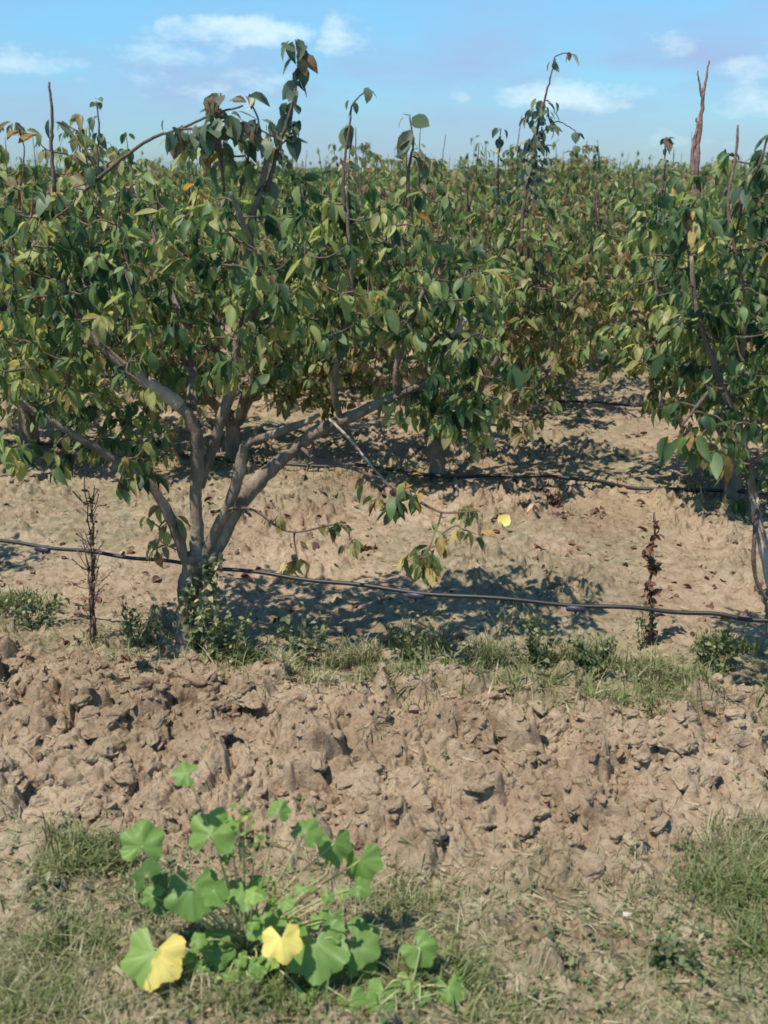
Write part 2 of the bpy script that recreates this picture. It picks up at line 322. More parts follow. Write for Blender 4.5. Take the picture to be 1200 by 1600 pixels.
ys = [-600, -60, -8, -1.0, 0.4, 1.1]; yy = 1.5
while yy < 2500: ys.append(yy); yy += max(0.0042, 0.0042*(yy/2.6)**1.7 if yy < 5 else 0.0042*(5/2.6)**1.7*(yy/5)**2.4)
ys = np.array(ys)
u = np.linspace(-1, 1, 901); us = 0.62*u + 0.9*np.abs(u)**7*np.sign(u)
wid = np.where(ys > 0, 0.95*np.abs(ys)+0.35, 0.95*np.abs(ys)+0.8)
wid = np.where(ys > 60, wid*1.4, wid)
X = us[None]*wid[:, None]; Y = np.broadcast_to(ys[:, None], X.shape)
fade = np.where(Y > 30, 0.0, 1.0)*np.where(Y < 0.6, 0.3, 1.0)
Z = gh(X, Y)*fade
_, cl_, fr_, st_ = masks(X, Y)
tn = np.clip(0.95*fr_*sstep(0.25, 0.58, fbm(X*2.0+3, Y*2.0, 90)+0.12) + 0.55*st_ + 0.8*(1-cl_)*(1-fr_)*sstep(0.42, 0.62, fbm(X*1.2+.3, Y*1.2, 95)), 0, 1)
nr, nc = X.shape; i = np.arange(nr-1)[:, None]*nc+np.arange(nc-1)[None]
g = MB(); g.add(np.stack([X, Y, Z], -1).reshape(-1, 3), [np.stack([i, i+1, i+1+nc, i+nc], -1).reshape(-1, 4)], 0, tn.ravel())
gr = g.build('ground', SOIL); tag(gr, kind='structure')
print('ground verts', nr*nc)

# ------------------------------------------------------------------ trees
def nodes_of(limbs):
    P = []; 
    for l in limbs: P.append(l[max(1, len(l)//4):])
    return np.concatenate(P)
def leaf_cluster(P0, D0, k, Lm, spread=0.015):
    """k leaves leaving a spur at P0; they droop."""
    a = U(0, 2*np.pi, k); rad = np.stack([np.cos(a), np.sin(a), U(-0.5, 0.5, k)], -1)
    D = norm(rad*0.7 + D0*0.3 + np.array([0, 0, -1.0])*U(0.2, 2.0, k)[:, None])
    Nn = norm(np.array([0, 0, 1.0]) + rad*0.6 + rng.standard_normal((k, 3))*0.55)
    P = P0 + rad*U(0.2, 1.4, k)[:, None]*spread + rng.standard_normal((k, 3))*spread*0.4
    return P, D, Nn, Lm*rng.normal(1, 0.27, k).clip(0.4, 1.5)
def grow(mb, limbs, blobs, n, leafL, per=7, maxd=0.5, full=True, tint=(0.0, 0.88), odd=0.035, twr=0.0035, leafmat=1):
    nodes = list(nodes_of(limbs)); N0 = np.array(nodes); w = np.array([b[2] for b in blobs], float); w /= w.sum()
    T = []
    for _ in range(n):
        b = blobs[rng.choice(len(blobs), p=w)]; d = norm(rng.standard_normal(3)); r = U(0.0, 1)**0.42
        T.append(np.asarray(b[0])+d*r*np.asarray(b[1]))
    T = np.array(T); T = T[T[:, 2] > 0.10]
    dist = np.array([np.min(np.linalg.norm(N0-t, axis=1)) for t in T]); T = T[np.argsort(dist)]
    lp, ld, ln, ll, lt = [], [], [], [], []
    arr = np.zeros((len(nodes)+len(T)*3, 3)); c = len(nodes); arr[:c] = N0
    for t in T:
        D = np.linalg.norm(arr[:c]-t, axis=1) + 0.35*np.maximum(arr[:c, 2]-t[2], 0); j = int(np.argmin(D)); p = arr[j]; d = t-p; L = np.linalg.norm(d)
        if L > maxd or L < 0.02: continue
        mid = p+d*0.5+np.array([0, 0, -0.12 if d[2] > 0 else 0.12])*L + rng.standard_normal(3)*L*0.06
        pts = smoothline([p, mid, t], 2 if not full else 3)
        tube(mb, pts, np.linspace(twr*(1+L*2), twr*0.45, len(pts)), 3 if not full else 4, 0, cap=False)
        arr[c] = pts[len(pts)//2]; arr[c+1] = t; c += 2
        tone = U(*tint); k = max(3, int(rng.normal(per, 2)))
        for q in range(2 if L > 0.12 else 1):
            pp = t if q == 0 else pts[len(pts)//2]; kk = k if q == 0 else max(2, k//2)
            P, DD, Nn, LL = leaf_cluster(pp, norm(d), kk, leafL*U(0.85, 1.12)); lp.append(P); ld.append(DD); ln.append(Nn); ll.append(LL)
            tt = np.clip(rng.normal(tone, 0.20, kk), 0, 0.84); o = U(0, 1, kk) < odd; tt[o] = U(0.86, 1.0, o.sum()); lt.append(tt)
    leaves(mb, np.concatenate(lp), np.concatenate(ld), np.concatenate(ln), np.concatenate(ll), np.concatenate(lt), leafmat, wr=0.215, full=full, curl=.5, fold=.5)
def shoot(mb, pts, r0, r1, nleaf, leafL, z0=0.15, z1=1.0, mat=0, lmat=1, sides=5, per=3, side=0.9, tint=(0, 0.8), odd=0.1, fluff=.012):
    leafL = leafL*.8; P = smoothline(pts, 6); P[1:-1] += rng.standard_normal((len(P)-2, 3))*r0*0.18
    tube(mb, P, np.linspace(r0, r1, len(P)), sides, mat)
    if nleaf > 2:
        k = max(1, nleaf//per); lp, ld, ln, ll = [], [], [], []
        for s in np.linspace(z0, z1, k):
            f = s*(len(P)-1); j = min(int(f), len(P)-2); p = P[j]+(P[j+1]-P[j])*(f-j)
            a, b, c_, d_ = leaf_cluster(p, norm(P[j+1]-P[j])*side, per, leafL, fluff); lp.append(a); ld.append(b); ln.append(c_); ll.append(d_)
        n = k*per; t = U(tint[0], tint[1], n); o = U(0, 1, n) < odd; t[o] = U(0.88, 1, o.sum())
        leaves(mb, np.concatenate(lp), np.concatenate(ld), np.concatenate(ln), np.concatenate(ll), t, lmat, wr=0.27, curl=0.45)
def limb(pix, r0, r1, rough=0.04):
    """pix: (px, py, depth offset from the row tree) -> smooth line."""
    P = smoothline(pix, 7); n = len(P); R = np.linspace(1, 0, n)**0.8*(r0-r1)+r1
    R = R*(1+0.10*np.sin(np.linspace(0, 17, n)+U(0, 6)))
    P[1:-1] += rng.standard_normal((n-2, 3))*r0*rough*1.6
    return P, R

# --- the big pear tree
Y0 = BASE[1]
def q(px, py, dy=0.0): return at(px, py, Y0+dy)
MT = empty('pear_tree', BASE, 'broad pear tree whose forked trunk crosses the black hose, one limb with a pale patch', 'tree')
foot = BASE.copy(); foot[2] = gh1(BASE[0], BASE[1])-0.05
main_limbs = {}
def mlimb(name, pts, r0, r1, mat=BARK, sides=10, label=None):
    P, R = limb(pts, r0, r1); mb = MB(); tube(mb, P, R, sides, 0, lump=0.05); o = part(mb, name, [mat], MT)
    if label: o['label'] = label
    return P
tP = [foot, q(297, 985), q(294, 930), q(300, 895), q(308, 865)]
P, R = limb(tP, 0.048, 0.045); R[:8] *= np.linspace(1.3, 1.0, 8); mb = MB(); tube(mb, P, R, 14, 0, lump=0.06)
part(mb, 'trunk', [BARK], MT)
L1 = mlimb('branch', [q(305, 905), q(308, 850), q(306, 780), q(309, 730), q(304, 668, -.03), q(276, 630, -.05), q(235, 600, -.08), q(180, 562, -.10), q(128, 505, -.12), q(95, 440, -.15)], 0.031, 0.009, label='limb bending left with a sunlit patch coloured in pale')
_j = [i_ for i_ in range(len(L1)) if q(285, 636, -.05)[2] < L1[i_][2] < q(205, 584, -.09)[2]]
_s = L1[_j[0]:_j[-1]+1]; mb = MB(); tube(mb, _s, np.linspace(.027, .024, len(_s)), 14, 0, lump=.05); part(mb, 'pale_patch', [PALE], MT)  # sunlight on the limb put in as a paler overlay tube
L2 = mlimb('branch', [q(318, 905), q(335, 860, .02), q(370, 790, .04), q(410, 745, .05), q(455, 705, .06), q(500, 673, .07), q(560, 645, .1), q(620, 618, .12), q(680, 590, .15), q(740, 560, .2)], 0.038, 0.010, label='thick limb rising to the right')
L3 = mlimb('branch', [q(312, 880), q(335, 835), q(370, 755, -.05), q(382, 700, -.07), q(420, 680, -.12), q(470, 662, -.16), q(500, 648, -.18)], 0.026, 0.008)
L4 = mlimb('branch', [q(312, 760, .02), q(335, 690, .04), q(362, 600, .04), q(374, 500, .03), q(383, 420, .02), q(392, 350), q(414, 270, -.02), q(420, 208, -.02)], 0.023, 0.009, sides=8)
L5 = mlimb('branch', [q(298, 905), q(285, 860, -.03), q(262, 800, -.06), q(228, 752, -.1), q(180, 718, -.14), q(120, 682, -.2), q(70, 652, -.25), q(25, 625, -.3)], 0.023, 0.008)
L6 = mlimb('branch', [L2[int(len(L2)*.62)], q(522, 610, .05), q(530, 540, .02), q(548, 460, .0), q(545, 380, -.02), q(540, 290, -.03)], 0.015, 0.005, sides=7)
L7 = mlimb('branch', [L2[int(len(L2)*.78)], q(618, 580, .1), q(632, 535, .1), q(655, 470, .1), q(690, 400, .1)], 0.014, 0.006, sides=7)
L8 = mlimb('branch', [q(300, 640, .02), q(300, 560, .15), q(270, 450, .25), q(240, 360, .3), q(210, 290, .3)], 0.02, 0.006, sides=7)
L9 = mlimb('branch', [q(380, 520, .03), q(400, 470, -.05), q(398, 400, -.1), q(375, 340, -.15), q(360, 300, -.18)], 0.014, 0.006, sides=7)
L10 = mlimb('branch', [q(700, 582, .16), q(697, 560, .1), q(704, 535, .08), q(716, 515, .06), q(728, 498, .05)], 0.013, 0.011, PALE, 8, 'short pale sawn branch stub')
L11 = mlimb('twig', [q(515, 655, .02), q(550, 690, -.02), q(580, 728, -.05), q(607, 758, -.06)], 0.006, 0.004, PALE, 5, 'thin pale twig pointing down')
L12 = mlimb('branch', [q(470, 700, .04), q(500, 720, -.1), q(560, 735, -.15), q(640, 775, -.2), q(690, 800, -.25), q(745, 798, -.3)], 0.010, 0.003, TWIG, 6)
L13 = mlimb('branch', [q(330, 800, .02), q(390, 795, -.1), q(450, 830, -.15), q(520, 820, -.2)], 0.007, 0.003, TWIG, 5)
L14 = mlimb('branch', [q(365, 590, .04), q(390, 560, .1), q(400, 470, .1), q(405, 400, .1)], 0.013, 0.005, BARK, 6)
limbs = [L1[20:], L2[30:], L3[25:], L4[18:], L5[22:], L6, L7, L8, L9, L14]
def bl(px, py, dy, rx, ry, rz, w): return (q(px, py, dy), (rx/400., ry, rz/400.), w)
blobs = [bl(110, 430, 0, 140, .45, 150, 30), bl(60, 350, .1, 90, .4, 95, 12), bl(230, 440, 0, 140, .45, 120, 20), bl(370, 380, 0, 140, .5, 110, 20), bl(480, 430, 0, 130, .5, 130, 26),
         bl(600, 400, .1, 130, .5, 115, 24), bl(690, 470, .1, 100, .4, 110, 15), bl(730, 590, .1, 75, .3, 80, 10), bl(150, 570, -.1, 120, .4, 90, 17), bl(40, 600, -.2, 90, .35, 110, 14), bl(190, 700, -.1, 60, .25, 60, 6),
         bl(70, 700, -.2, 60, .22, 40, 5), bl(430, 550, 0, 90, .35, 60, 7), bl(270, 530, .1, 100, .4, 70, 9), bl(610, 520, .1, 70, .3, 55, 6), bl(150, 640, .1, 90, .3, 80, 10), bl(230, 690, .15, 60, .2, 60, 5), bl(660, 640, .15, 60, .25, 50, 5), bl(720, 640, .1, 55, .25, 60, 7), bl(330, 230, 0, 60, .15, 30, 3), bl(150, 300, .1, 130, .35, 45, 7), bl(440, 310, .1, 130, .35, 50, 7)]
mb = MB(); grow(mb, limbs, blobs, 620, 0.065, per=6.5, maxd=0.6)
for line, n_ in ((L12, 6), (L13, 4)): grow(mb, [line, line], [(line[-1]-np.array([0, 0, .06]), (.14, .1, .09), 1), (line[len(line)//2], (.18, .1, .07), .7)], n_*2, 0.060, per=4, maxd=.35, tint=(.2, .84), odd=.45, leafmat=1)
grow(mb, [L13, L5[:20]], [(q(250, 830, -.05), (.07, .06, .12), 1.4), (q(462, 880, -.1), (.05, .05, .04), .5)], 20, 0.06, per=4, maxd=.4, tint=(.5, .9), odd=.4)
grow(mb, [L12, L12], [(q(665, 865, -.25), (.06, .05, .07), 1), (q(620, 785, -.2), (.05, .05, .03), .6), (q(735, 800, -.28), (.06, .05, .03), .6)], 18, 0.068, per=3, maxd=.35, tint=(.1, .84), odd=.2)
cr = part(mb, 'crown', [TWIG, PEAR], MT)
def mshoot(pts, r0, r1, n, Ls, z0=.1, z1=1, mats=(TWIG, SHOOT), label=None, root=None, **k):
    mb = MB(); shoot(mb, pts, r0, r1, n, Ls, z0, z1, **k); o = part(mb, 'shoot', list(mats), root or MT)
    if label: o['label'] = label
mshoot([q(415, 300), q(440, 215), q(458, 160), q(466, 95), q(462, 62)], .008, .003, 36, .078, .2, label='tallest shoot, leafy to its tip')
mshoot([q(540, 330, -.03), q(537, 265, -.03), q(546, 200, -.02), q(552, 162, 0), q(575, 140, .02)], .006, .0025, 12, .075, .3, tint=(.1, .9), odd=.2)
mshoot([q(640, 330, .1), q(638, 270, .1), q(646, 225, .1), q(640, 182, .1)], .007, .003, 13, .105, .5, tint=(.2, .9), odd=.25)
mshoot([q(85, 300, -.1), q(80, 230, -.1), q(82, 180, -.1), q(77, 128, -.1)], .008, .004, 6, .085, 0, .6)
mshoot([q(155, 300, .1), q(153, 240, .1), q(155, 200, .1), q(150, 158, .1)], .005, .0025, 16, .055, .2)
mshoot([q(130, 300, -.05), q(190, 248, -.06), q(240, 215, -.08), q(280, 202, -.1), q(330, 180, -.12), q(380, 165, -.12)], .007, .0035, 0, .09, label='bare slanting shoot tip above the crown')
mshoot([q(275, 202, -.1), q(310, 200, -.12), q(350, 190, -.12), q(390, 195, -.1), q(430, 215, -.08)], .005, .003, 80, .08, 0, 1, per=6, tint=(.2, .9), odd=.12, fluff=.035)
mshoot([q(350, 300, -.1), q(345, 235, -.1), q(340, 180, -.1), q(345, 145, -.1)], .006, .003, 46, .075, .2, 1, per=5, tint=(.3, .9), odd=.12, fluff=.03)
mshoot([q(420, 300, 0), q(432, 240, .02), q(450, 215, .04), q(470, 190, .05)], .005, .003, 14, .09, .1, 1)
mshoot([q(375, 300, 0), q(395, 220, .02), q(405, 190, .04), q(385, 150, .05)], .005, .003, 14, .085, .1, 1)

# --- generic trees
def generic(seed, h, spread, ntw, leafL, full, per=7, leafmat=PEARB, nlimb=6, dens_low=1.0, nshoot=3):
    """A vase-shaped pear tree round the origin: dict of part name -> list of MB."""
    global rng; keep = rng; rng = np.random.default_rng(seed)
    parts = []; ls = []
    fork = U(.22, .34); tr = MB(); TP = smoothline([(0, 0, -.06), (U(-.02, .02), 0, fork*.5), (U(-.03, .03), U(-.03, .03), fork)], 4); tube(tr, TP, np.linspace(.055, .042, len(TP)), 8 if full else 6, 0, lump=.05); parts.append(('trunk', tr, [BARK]))
    top = TP[-1]
    for i in range(nlimb):
        a = 2*math.pi*i/nlimb+U(-.35, .35); s = spread*U(.55, .85); zz = h*U(.62, .88); 
        P = smoothline([top-np.array([0, 0, .05]), top+np.array([math.cos(a)*s*.35, math.sin(a)*s*.35, h*.13]), top+np.array([math.cos(a)*s*.75, math.sin(a)*s*.75, h*.36]), [math.cos(a)*s, math.sin(a)*s, zz]], 5)
        P[1:-1] += rng.standard_normal((len(P)-2, 3))*.012
        b = MB(); tube(b, P, np.linspace(.03, .008, len(P)), 7 if full else 5, 0, lump=.05); parts.append(('branch', b, [BARK])); ls.append(P[4:])
    cr_ = MB(); blobs = []
    for P in ls:
        for k_ in (.35, .65, 1.0):
            c_ = P[int(k_*(len(P)-1))]; blobs.append((c_, (spread*.36, spread*.36, h*.17), 1.0 if k_ > .4 else .5*dens_low))
    for _ in range(5):
        a = U(0, 6.28); blobs.append((np.array([math.cos(a)*spread*.75, math.sin(a)*spread*.75, h*U(.24, .48)]), (.3, .3, .22), .5*dens_low))
    grow(cr_, ls, blobs, ntw, leafL, per=per, maxd=.6, full=full, odd=.06, tint=(0.18, .95), twr=.004)
    for _ in range(nshoot):
        P = ls[rng.integers(len(ls))][-1]; tp = P+np.array([U(-.1, .1), U(-.1, .1), U(.15, .62)])
        shoot(cr_, [P, (P+tp)/2+U(-.02, .02, 3), tp], .0065, .003, int(U(-4, 22)) if U(0, 1) < .65 else 0, leafL*.95, .3, 1, 0, 1, 4)
    parts.append(('crown', cr_, [TWIG, leafmat]))
    rng = keep
    return parts
def make_tree(parts, loc, rz, sc, label, group=None, name='pear_tree', merge=False):
    root = empty(name, (0, 0, 0), label, 'tree', group)
    if merge:
        wood = MB()
        for n_, mb_, mt in parts:
            if n_ != 'crown':
                for V in [np.concatenate(mb_.v)]: wood.add(V, [f for f in mb_.f], 0, .5)
        wood.build('trunk', [BARK], root); [mb_.build('crown', mt, root) for n_, mb_, mt in parts if n_ == 'crown']
    else:
        for n_, mb_, mt in parts: mb_.build(n_, mt, root)
    root.location = loc; root.rotation_euler = (0, 0, rz); root.scale = (sc,)*3
    return root
def dup(src, loc, rz, sc, label, group=None):
    r = src.copy(); COL.objects.link(r); r.location = loc; r.rotation_euler = (0, 0, rz); r.scale = (sc*U(.94, 1.06), sc*U(.94, 1.06), sc)
    r['label'] = label
    if group: r['group'] = group
    for ch in src.children:
        c = ch.copy(); COL.objects.link(c); c.parent = r
    return r

# --- the tree at the right edge of the same row
RB = onz(1228, 1105)
YR = RB[1]
RT = empty('pear_tree', RB, 'dark leafy pear tree cut off by the picture edge, thin sucker arching to the ground', 'tree')
def qr(px, py, dy=0.0): return at(px, py, YR+dy)
fr = RB.copy(); fr[2] = gh1(*RB[:2])-.05
def rlimb(name, pts, r0, r1, mat=BARK, sides=9, label=None):
    P, R = limb(pts, r0, r1); mb = MB(); tube(mb, P, R, sides, 0, lump=0.05); o = part(mb, name, [mat], RT)
    if label: o['label'] = label
    return P
rlimb('trunk', [fr, qr(1222, 1040), qr(1218, 980), qr(1212, 930)], .05, .045, sides=12)
R1 = rlimb('branch', [qr(1212, 940), qr(1196, 870, .02), qr(1180, 790, .03), qr(1165, 705, .02), qr(1135, 620, 0), qr(1105, 540, 0), qr(1085, 470, 0), qr(1080, 400, 0)], .018, .006)
_s = R1[2:16]; mb = MB(); tube(mb, _s, np.linspace(.0205, .015, len(_s)), 10, 0, lump=.05); o = part(mb, 'pale_patch', [PALE], RT)
R2 = rlimb('branch', [qr(1215, 930), qr(1235, 800, .1), qr(1240, 650, .15), qr(1230, 500, .2), qr(1200, 380, .2)], .022, .008)
R3 = rlimb('branch', [qr(1160, 560, .05), qr(1165, 470, 0), qr(1150, 400, 0), qr(1138, 320, 0), qr(1150, 240, 0), qr(1153, 195, 0)], .007, .003, DEAD, 6, 'thin bare reddish shoot')
R4 = rlimb('branch', [qr(1130, 610, -.02), qr(1110, 610, -.1), qr(1085, 640, -.15), qr(1065, 665, -.18)], .008, .004, TWIG, 5)
R5 = rlimb('branch', [qr(1185, 790, -.05), qr(1178, 850, -.09), qr(1180, 900, -.1), qr(1198, 938, -.1)], .008, .006, TWIG, 6, 'thin dark sucker arching to the ground')
R6 = rlimb('branch', [qr(1215, 900), qr(1300, 780, 0), qr(1380, 640, 0), qr(1420, 500, 0)], .028, .01)
def br(px, py, dy, rx, ry, rz, w): return (qr(px, py, dy), (rx/440., ry, rz/440.), w)
mb = MB(); grow(mb, [R1[16:], R2[12:], R3[:20], R4, R6[8:]], [br(1110, 440, .1, 85, .35, 110, 20), br(1180, 520, .1, 110, .4, 150, 26), br(1260, 430, .2, 140, .5, 160, 30), br(1140, 340, .1, 90, .3, 70, 12), br(1180, 640, 0, 90, .3, 90, 13), br(1110, 650, -.1, 60, .18, 55, 7), br(1330, 620, 0, 140, .4, 130, 14), br(1195, 760, .1, 40, .15, 60, 3), br(1060, 380, .1, 75, .35, 80, 12), br(1080, 520, .15, 60, .3, 60, 7), br(1180, 300, .1, 80, .3, 60, 8)], 300, .054, per=7, maxd=.6, tint=(0, .62))
grow(mb, [R4, R4], [(qr(1090, 690, -.16), (.10, .06, .05), 1)], 9, .095, per=4, maxd=.3, tint=(0, .7), odd=.12)
part(mb, 'crown', [TWIG, PEAR], RT)
mshoot([qr(1150, 360, -.05), qr(1165, 300, -.1), qr(1185, 260, -.15), qr(1200, 215, -.15)], .006, .003, 12, .09, .1, 1, root=RT)
mshoot([qr(1210, 360, .05), qr(1225, 280, .1), qr(1205, 235, .1)], .006, .003, 10, .09, .1, 1, root=RT)

# --- left neighbour of the big tree (its crown edge and its shade reach into the picture)
LBp = BASE-RD*2.45
g1 = generic(11, 1.78, .8, 480, .075, True, leafmat=PEAR)
make_tree(g1, (LBp[0], LBp[1], gh1(LBp[0], LBp[1])), 0.6, 1.0, 'pear tree beyond the picture edge, leaf tips reaching in beside the big tree')

# --- second row
B2 = onz(682, 747); V2 = -vdist(B2[0], B2[1]); U2 = udist(B2[0], B2[1])
def rowpt(u, v): p = BASE+RD*u-NR*v; return np.array([p[0], p[1], gh1(p[0], p[1])])
g2 = generic(21, 1.80, .86, 560, .074, True, dens_low=.7, nshoot=10); g3 = generic(33, 1.82, .88, 820, .072, True, nshoot=8, dens_low=2.2); g4 = generic(45, 1.80, .86, 760, .074, True, dens_low=1.7, leafmat=PEAR, nshoot=6)
g5 = generic(57, 1.78, .86, 700, .076, True, dens_low=1.6, nshoot=6)
GRP2 = 'pear trees of the second row'
T2 = {}
T2[0] = make_tree(g2, rowpt(U2, V2), 0.3, 1.04, 'slim pear tree with yellowing low leaves, trunk beside the second hose', GRP2)
P_ = rowpt(U2+1.8, V2); T2[1] = make_tree(g4, P_, 1.1, 1.06, 'dark green pear tree carrying a bare split reddish pole above its crown', GRP2)
P_ = rowpt(U2-1.45, V2+.1); T2[2] = make_tree(g3, P_, 2.2, 1.08, 'pear tree seen through the bare limbs of the big forked tree', GRP2)
P_ = rowpt(U2-2.95, V2-.05); T2[3] = make_tree(g5, P_, 0.9, 1.27, 'tall bright green pear tree rising behind the crown at the left edge', GRP2)
dup(T2[0], rowpt(U2+3.6, V2), 3.3, 1.0, 'pear tree of the second row hidden behind the dark tree at the right edge', GRP2)
dup(T2[2], rowpt(U2-4.9, V2), 4.0, 1.0, 'outermost pear tree of the second row, beyond the left picture edge', GRP2)

def cshoot(root, pts, r0, r1, n, Ls, z0, z1, mats=(TWIG, SHOOT), label=None, **k):
    """a shoot placed in world space on a tree turned about its base"""
    mb = MB(); shoot(mb, pts, r0, r1, n, Ls, z0, z1, **k); o = mb.build('shoot', list(mats), None)
    bpy.context.view_layer.update(); o.parent = root; o.matrix_parent_inverse = root.matrix_world.inverted()
    if label: o['label'] = label
def q2(root, px, py, dy=0): return at(px, py, root.location[1]+dy)
r_ = T2[1]
cshoot(r_, [q2(r_, 1080, 420), q2(r_, 1084, 320), q2(r_, 1090, 240), q2(r_, 1096, 170), q2(r_, 1100, 135)], .020, .008, 0, .1, 0, 1, (DEAD, DEAD), 'bare split reddish dead pole', sides=8)
cshoot(r_, [q2(r_, 1097, 152), q2(r_, 1104, 120), q2(r_, 1108, 94)], .009, .004, 0, .1, 0, 1, (DEAD, DEAD))
cshoot(r_, [q2(r_, 1097, 152), q2(r_, 1092, 125), q2(r_, 1090, 110)], .007, .003, 0, .1, 0, 1, (DEAD, DEAD))
cshoot(r_, [q2(r_, 1086, 300), q2(r_, 1082, 240), q2(r_, 1090, 200), q2(r_, 1088, 184)], .014, .006, 0, .1, 0, 1, (DEAD, DEAD))
cshoot(r_, [q2(r_, 1030, 340), q2(r_, 1038, 280), q2(r_, 1040, 215)], .006, .003, 26, .075, .1, 1, tint=(0, .6))
r_ = T2[0]
cshoot(r_, [q2(r_, 815, 400, -.1), q2(r_, 818, 330, -.1), q2(r_, 830, 250, -.1), q2(r_, 845, 180, -.1), q2(r_, 858, 130, -.1), q2(r_, 868, 92, -.1)], .013, .004, 0, .1, 0, 1, label='tall thin leading shoot')
cshoot(r_, [q2(r_, 825, 300, -.1), q2(r_, 835, 230, -.1), q2(r_, 848, 160, -.1)], .008, .006, 130, .085, 0, 1, per=8, tint=(0, .85), odd=.06, fluff=.05)
cshoot(r_, [q2(r_, 864, 105, -.1), q2(r_, 868, 88, -.1), q2(r_, 890, 82, -.1)], .004, .003, 6, .085, .3, 1, tint=(.6, .9), odd=.3)
cshoot(r_, [q2(r_, 845, 210, -.1), q2(r_, 870, 190, -.1), q2(r_, 900, 205, -.1)], .004, .003, 8, .09, .3, 1, tint=(.3, .8), odd=.2)
cshoot(r_, [q2(r_, 780, 320, -.1), q2(r_, 778, 260, -.1), q2(r_, 783, 200, -.1)], .006, .003, 26, .075, .1, 1, tint=(0, .5))

# --- third row and the far orchard: copies of four lighter trees
mids = [generic(70+i, 1.72+.05*i, .95, 700, .082, False, per=7, leafmat=[PEARB, PEAR][i % 2], dens_low=2.4, nshoot=9) for i in range(4)]
GRP3 = 'pear trees of the third row'; GRPF = 'pear trees of the far rows'
V3 = V2+2.35; third = []
labs3 = ['third row pear tree with low leaves over the dark shade beside the sandy gap', 'third row pear tree closing the far side of the sandy gap', 'third row pear tree behind the slim yellowing one', 'third row pear tree glimpsed behind the left limb of the big tree',
         'third row pear tree behind the tall bright green one', 'third row pear tree behind the dark tree at the right edge', 'last third row pear tree out at the left edge', 'last third row pear tree out at the right edge']
tgt = rowpt(0, V3)
u830 = None
for uu in np.linspace(-6, 8, 600):
    p = rowpt(uu, V3) if False else BASE+RD*uu-NR*V3
    if u830 is None and p[0]/p[1]*F*math.cos(PITCH)*1.05+600 > 800: u830 = uu
offs = [0.1, 2.9, -1.6, -3.2, -4.9, 4.7, -6.6, 6.4]
for k_, (of, lb) in enumerate(zip(offs, labs3)):
    p = rowpt(u830+of, V3)
    if k_ < 4: third.append(make_tree(mids[k_], p, U(0, 6), U(1.08, 1.2), lb, GRP3, merge=True))
    else: dup(third[k_ % 4], p, U(0, 6), U(1.05, 1.2), lb, GRP3)
lows = [generic(90+i, 1.74+.06*i, .92, 420, .092, False, per=6, leafmat=[PEARB, PEAR][i % 2], dens_low=1.3, nlimb=5, nshoot=16) for i in range(4)]
lowt = []; nfar = 0; v = V3+2.0; row_i = 0
while v < 38:
    for uu in np.arange(-60, 60, 1.75 if row_i < 2 else 2.1):
        p = BASE+RD*(uu+U(-.25, .25)+row_i*.7)-NR*(v+U(-.15, .15))
        if p[1] < 6 or abs(p[0]/p[1]) > .40 + 1.2/p[1]: continue
        if row_i < 2: lab = ['pear tree of the fourth row, part of the leafy wall behind the sandy gap', 'pear tree of the fifth row, only its upper crown showing'][row_i]
        else: lab = 'distant pear tree of the rows running to the horizon, only its crown top showing'
        z = gh1(p[0], p[1])
        if row_i < 2: dup(third[rng.integers(4)], (p[0], p[1], z), U(0, 6), U(1.0, 1.22), lab, GRPF)
        elif len(lowt) < 4: lowt.append(make_tree(lows[len(lowt)], (p[0], p[1], z), U(0, 6), 1.0, lab, GRPF, merge=True))
        else: dup(lowt[rng.integers(4)], (p[0], p[1], z), U(0, 6), U(.98, 1.24), lab, GRPF)
        nfar += 1
    v += 2.5; row_i += 1
print('far trees', nfar)
# beyond that the orchard is one mass to the horizon
mb = MB(); n = 42000
yy_ = 38/(1-U(0, 1, n)*.83); xx = U(-.62, .62, n)*(yy_+4); zz = U(.35, 1.0, n)**.6*(1.55+.75*fbm(xx*.5, yy_*.5, 7)); s_ = .07+.0035*yy_
for k_ in range(2):
    D = norm(rng.standard_normal((n, 3))+np.array([0, 0, -.6])); leaves(mb, np.stack([xx, yy_, zz], -1)+rng.standard_normal((n, 3))*.1, D, rng.standard_normal((n, 3)), s_*U(.7, 1.4, n), U(0, .85, n), 0, wr=.35, full=False)
stx = U(-1, 1, 500); 
for s in stx:
    y_ = U(38, 90); x_ = s*.5*y_; tube(mb, [(x_, y_, 0), (x_+U(-.1, .1), y_, 1.2), (x_+U(-.15, .15), y_, U(1.9, 2.8))], [.03, .02, .012], 3, 1)
o = mb.build('orchard_foliage', [PEARB, TWIG]); tag(o, 'low green orchard merging to one mass below the skyline', 'orchard', kind='stuff')

# ------------------------------------------------------------------ irrigation hoses
def hose(pts, r, label, drips=(), ties=()):
    P = smoothline(pts, 14); P[:, 2] += 0.004*np.sin(np.arange(len(P))*.5)
    root = empty('irrigation_hose', P[len(P)//2], label, 'hose', 'black irrigation hoses along the tree rows')
    mb = MB(); tube(mb, P, r, 8, 0); part(mb, 'pipe', [HOSE], root)
    for d in drips:
        j = int(np.argmin(np.abs(P[:, 0]/P[:, 1] - d[0]/d[1]))); p = P[j].copy(); t = norm(P[j+1]-P[j-1])
        mb = MB(); c = p+np.array([0, 0, -r*1.3]); tube(mb, [c-t*.035, c-t*.03, c+t*.03, c+t*.035], [.006, .013, .013, .006], 10, 0)
        tube(mb, [c, c+np.array([0, 0, -.022])], [.007, .005], 8, 0); part(mb, 'dripper', [EMIT], root)
    return root
zz = hz0
hp = [onz(-700, 775, zz)]+[onz(px, py, zz) for px, py in ((-300, 815), (0, 846), (150, 864), (290, 881), (450, 901), (650, 925), (900, 945), (1080, 957), (1200, 970), (1400, 992))]
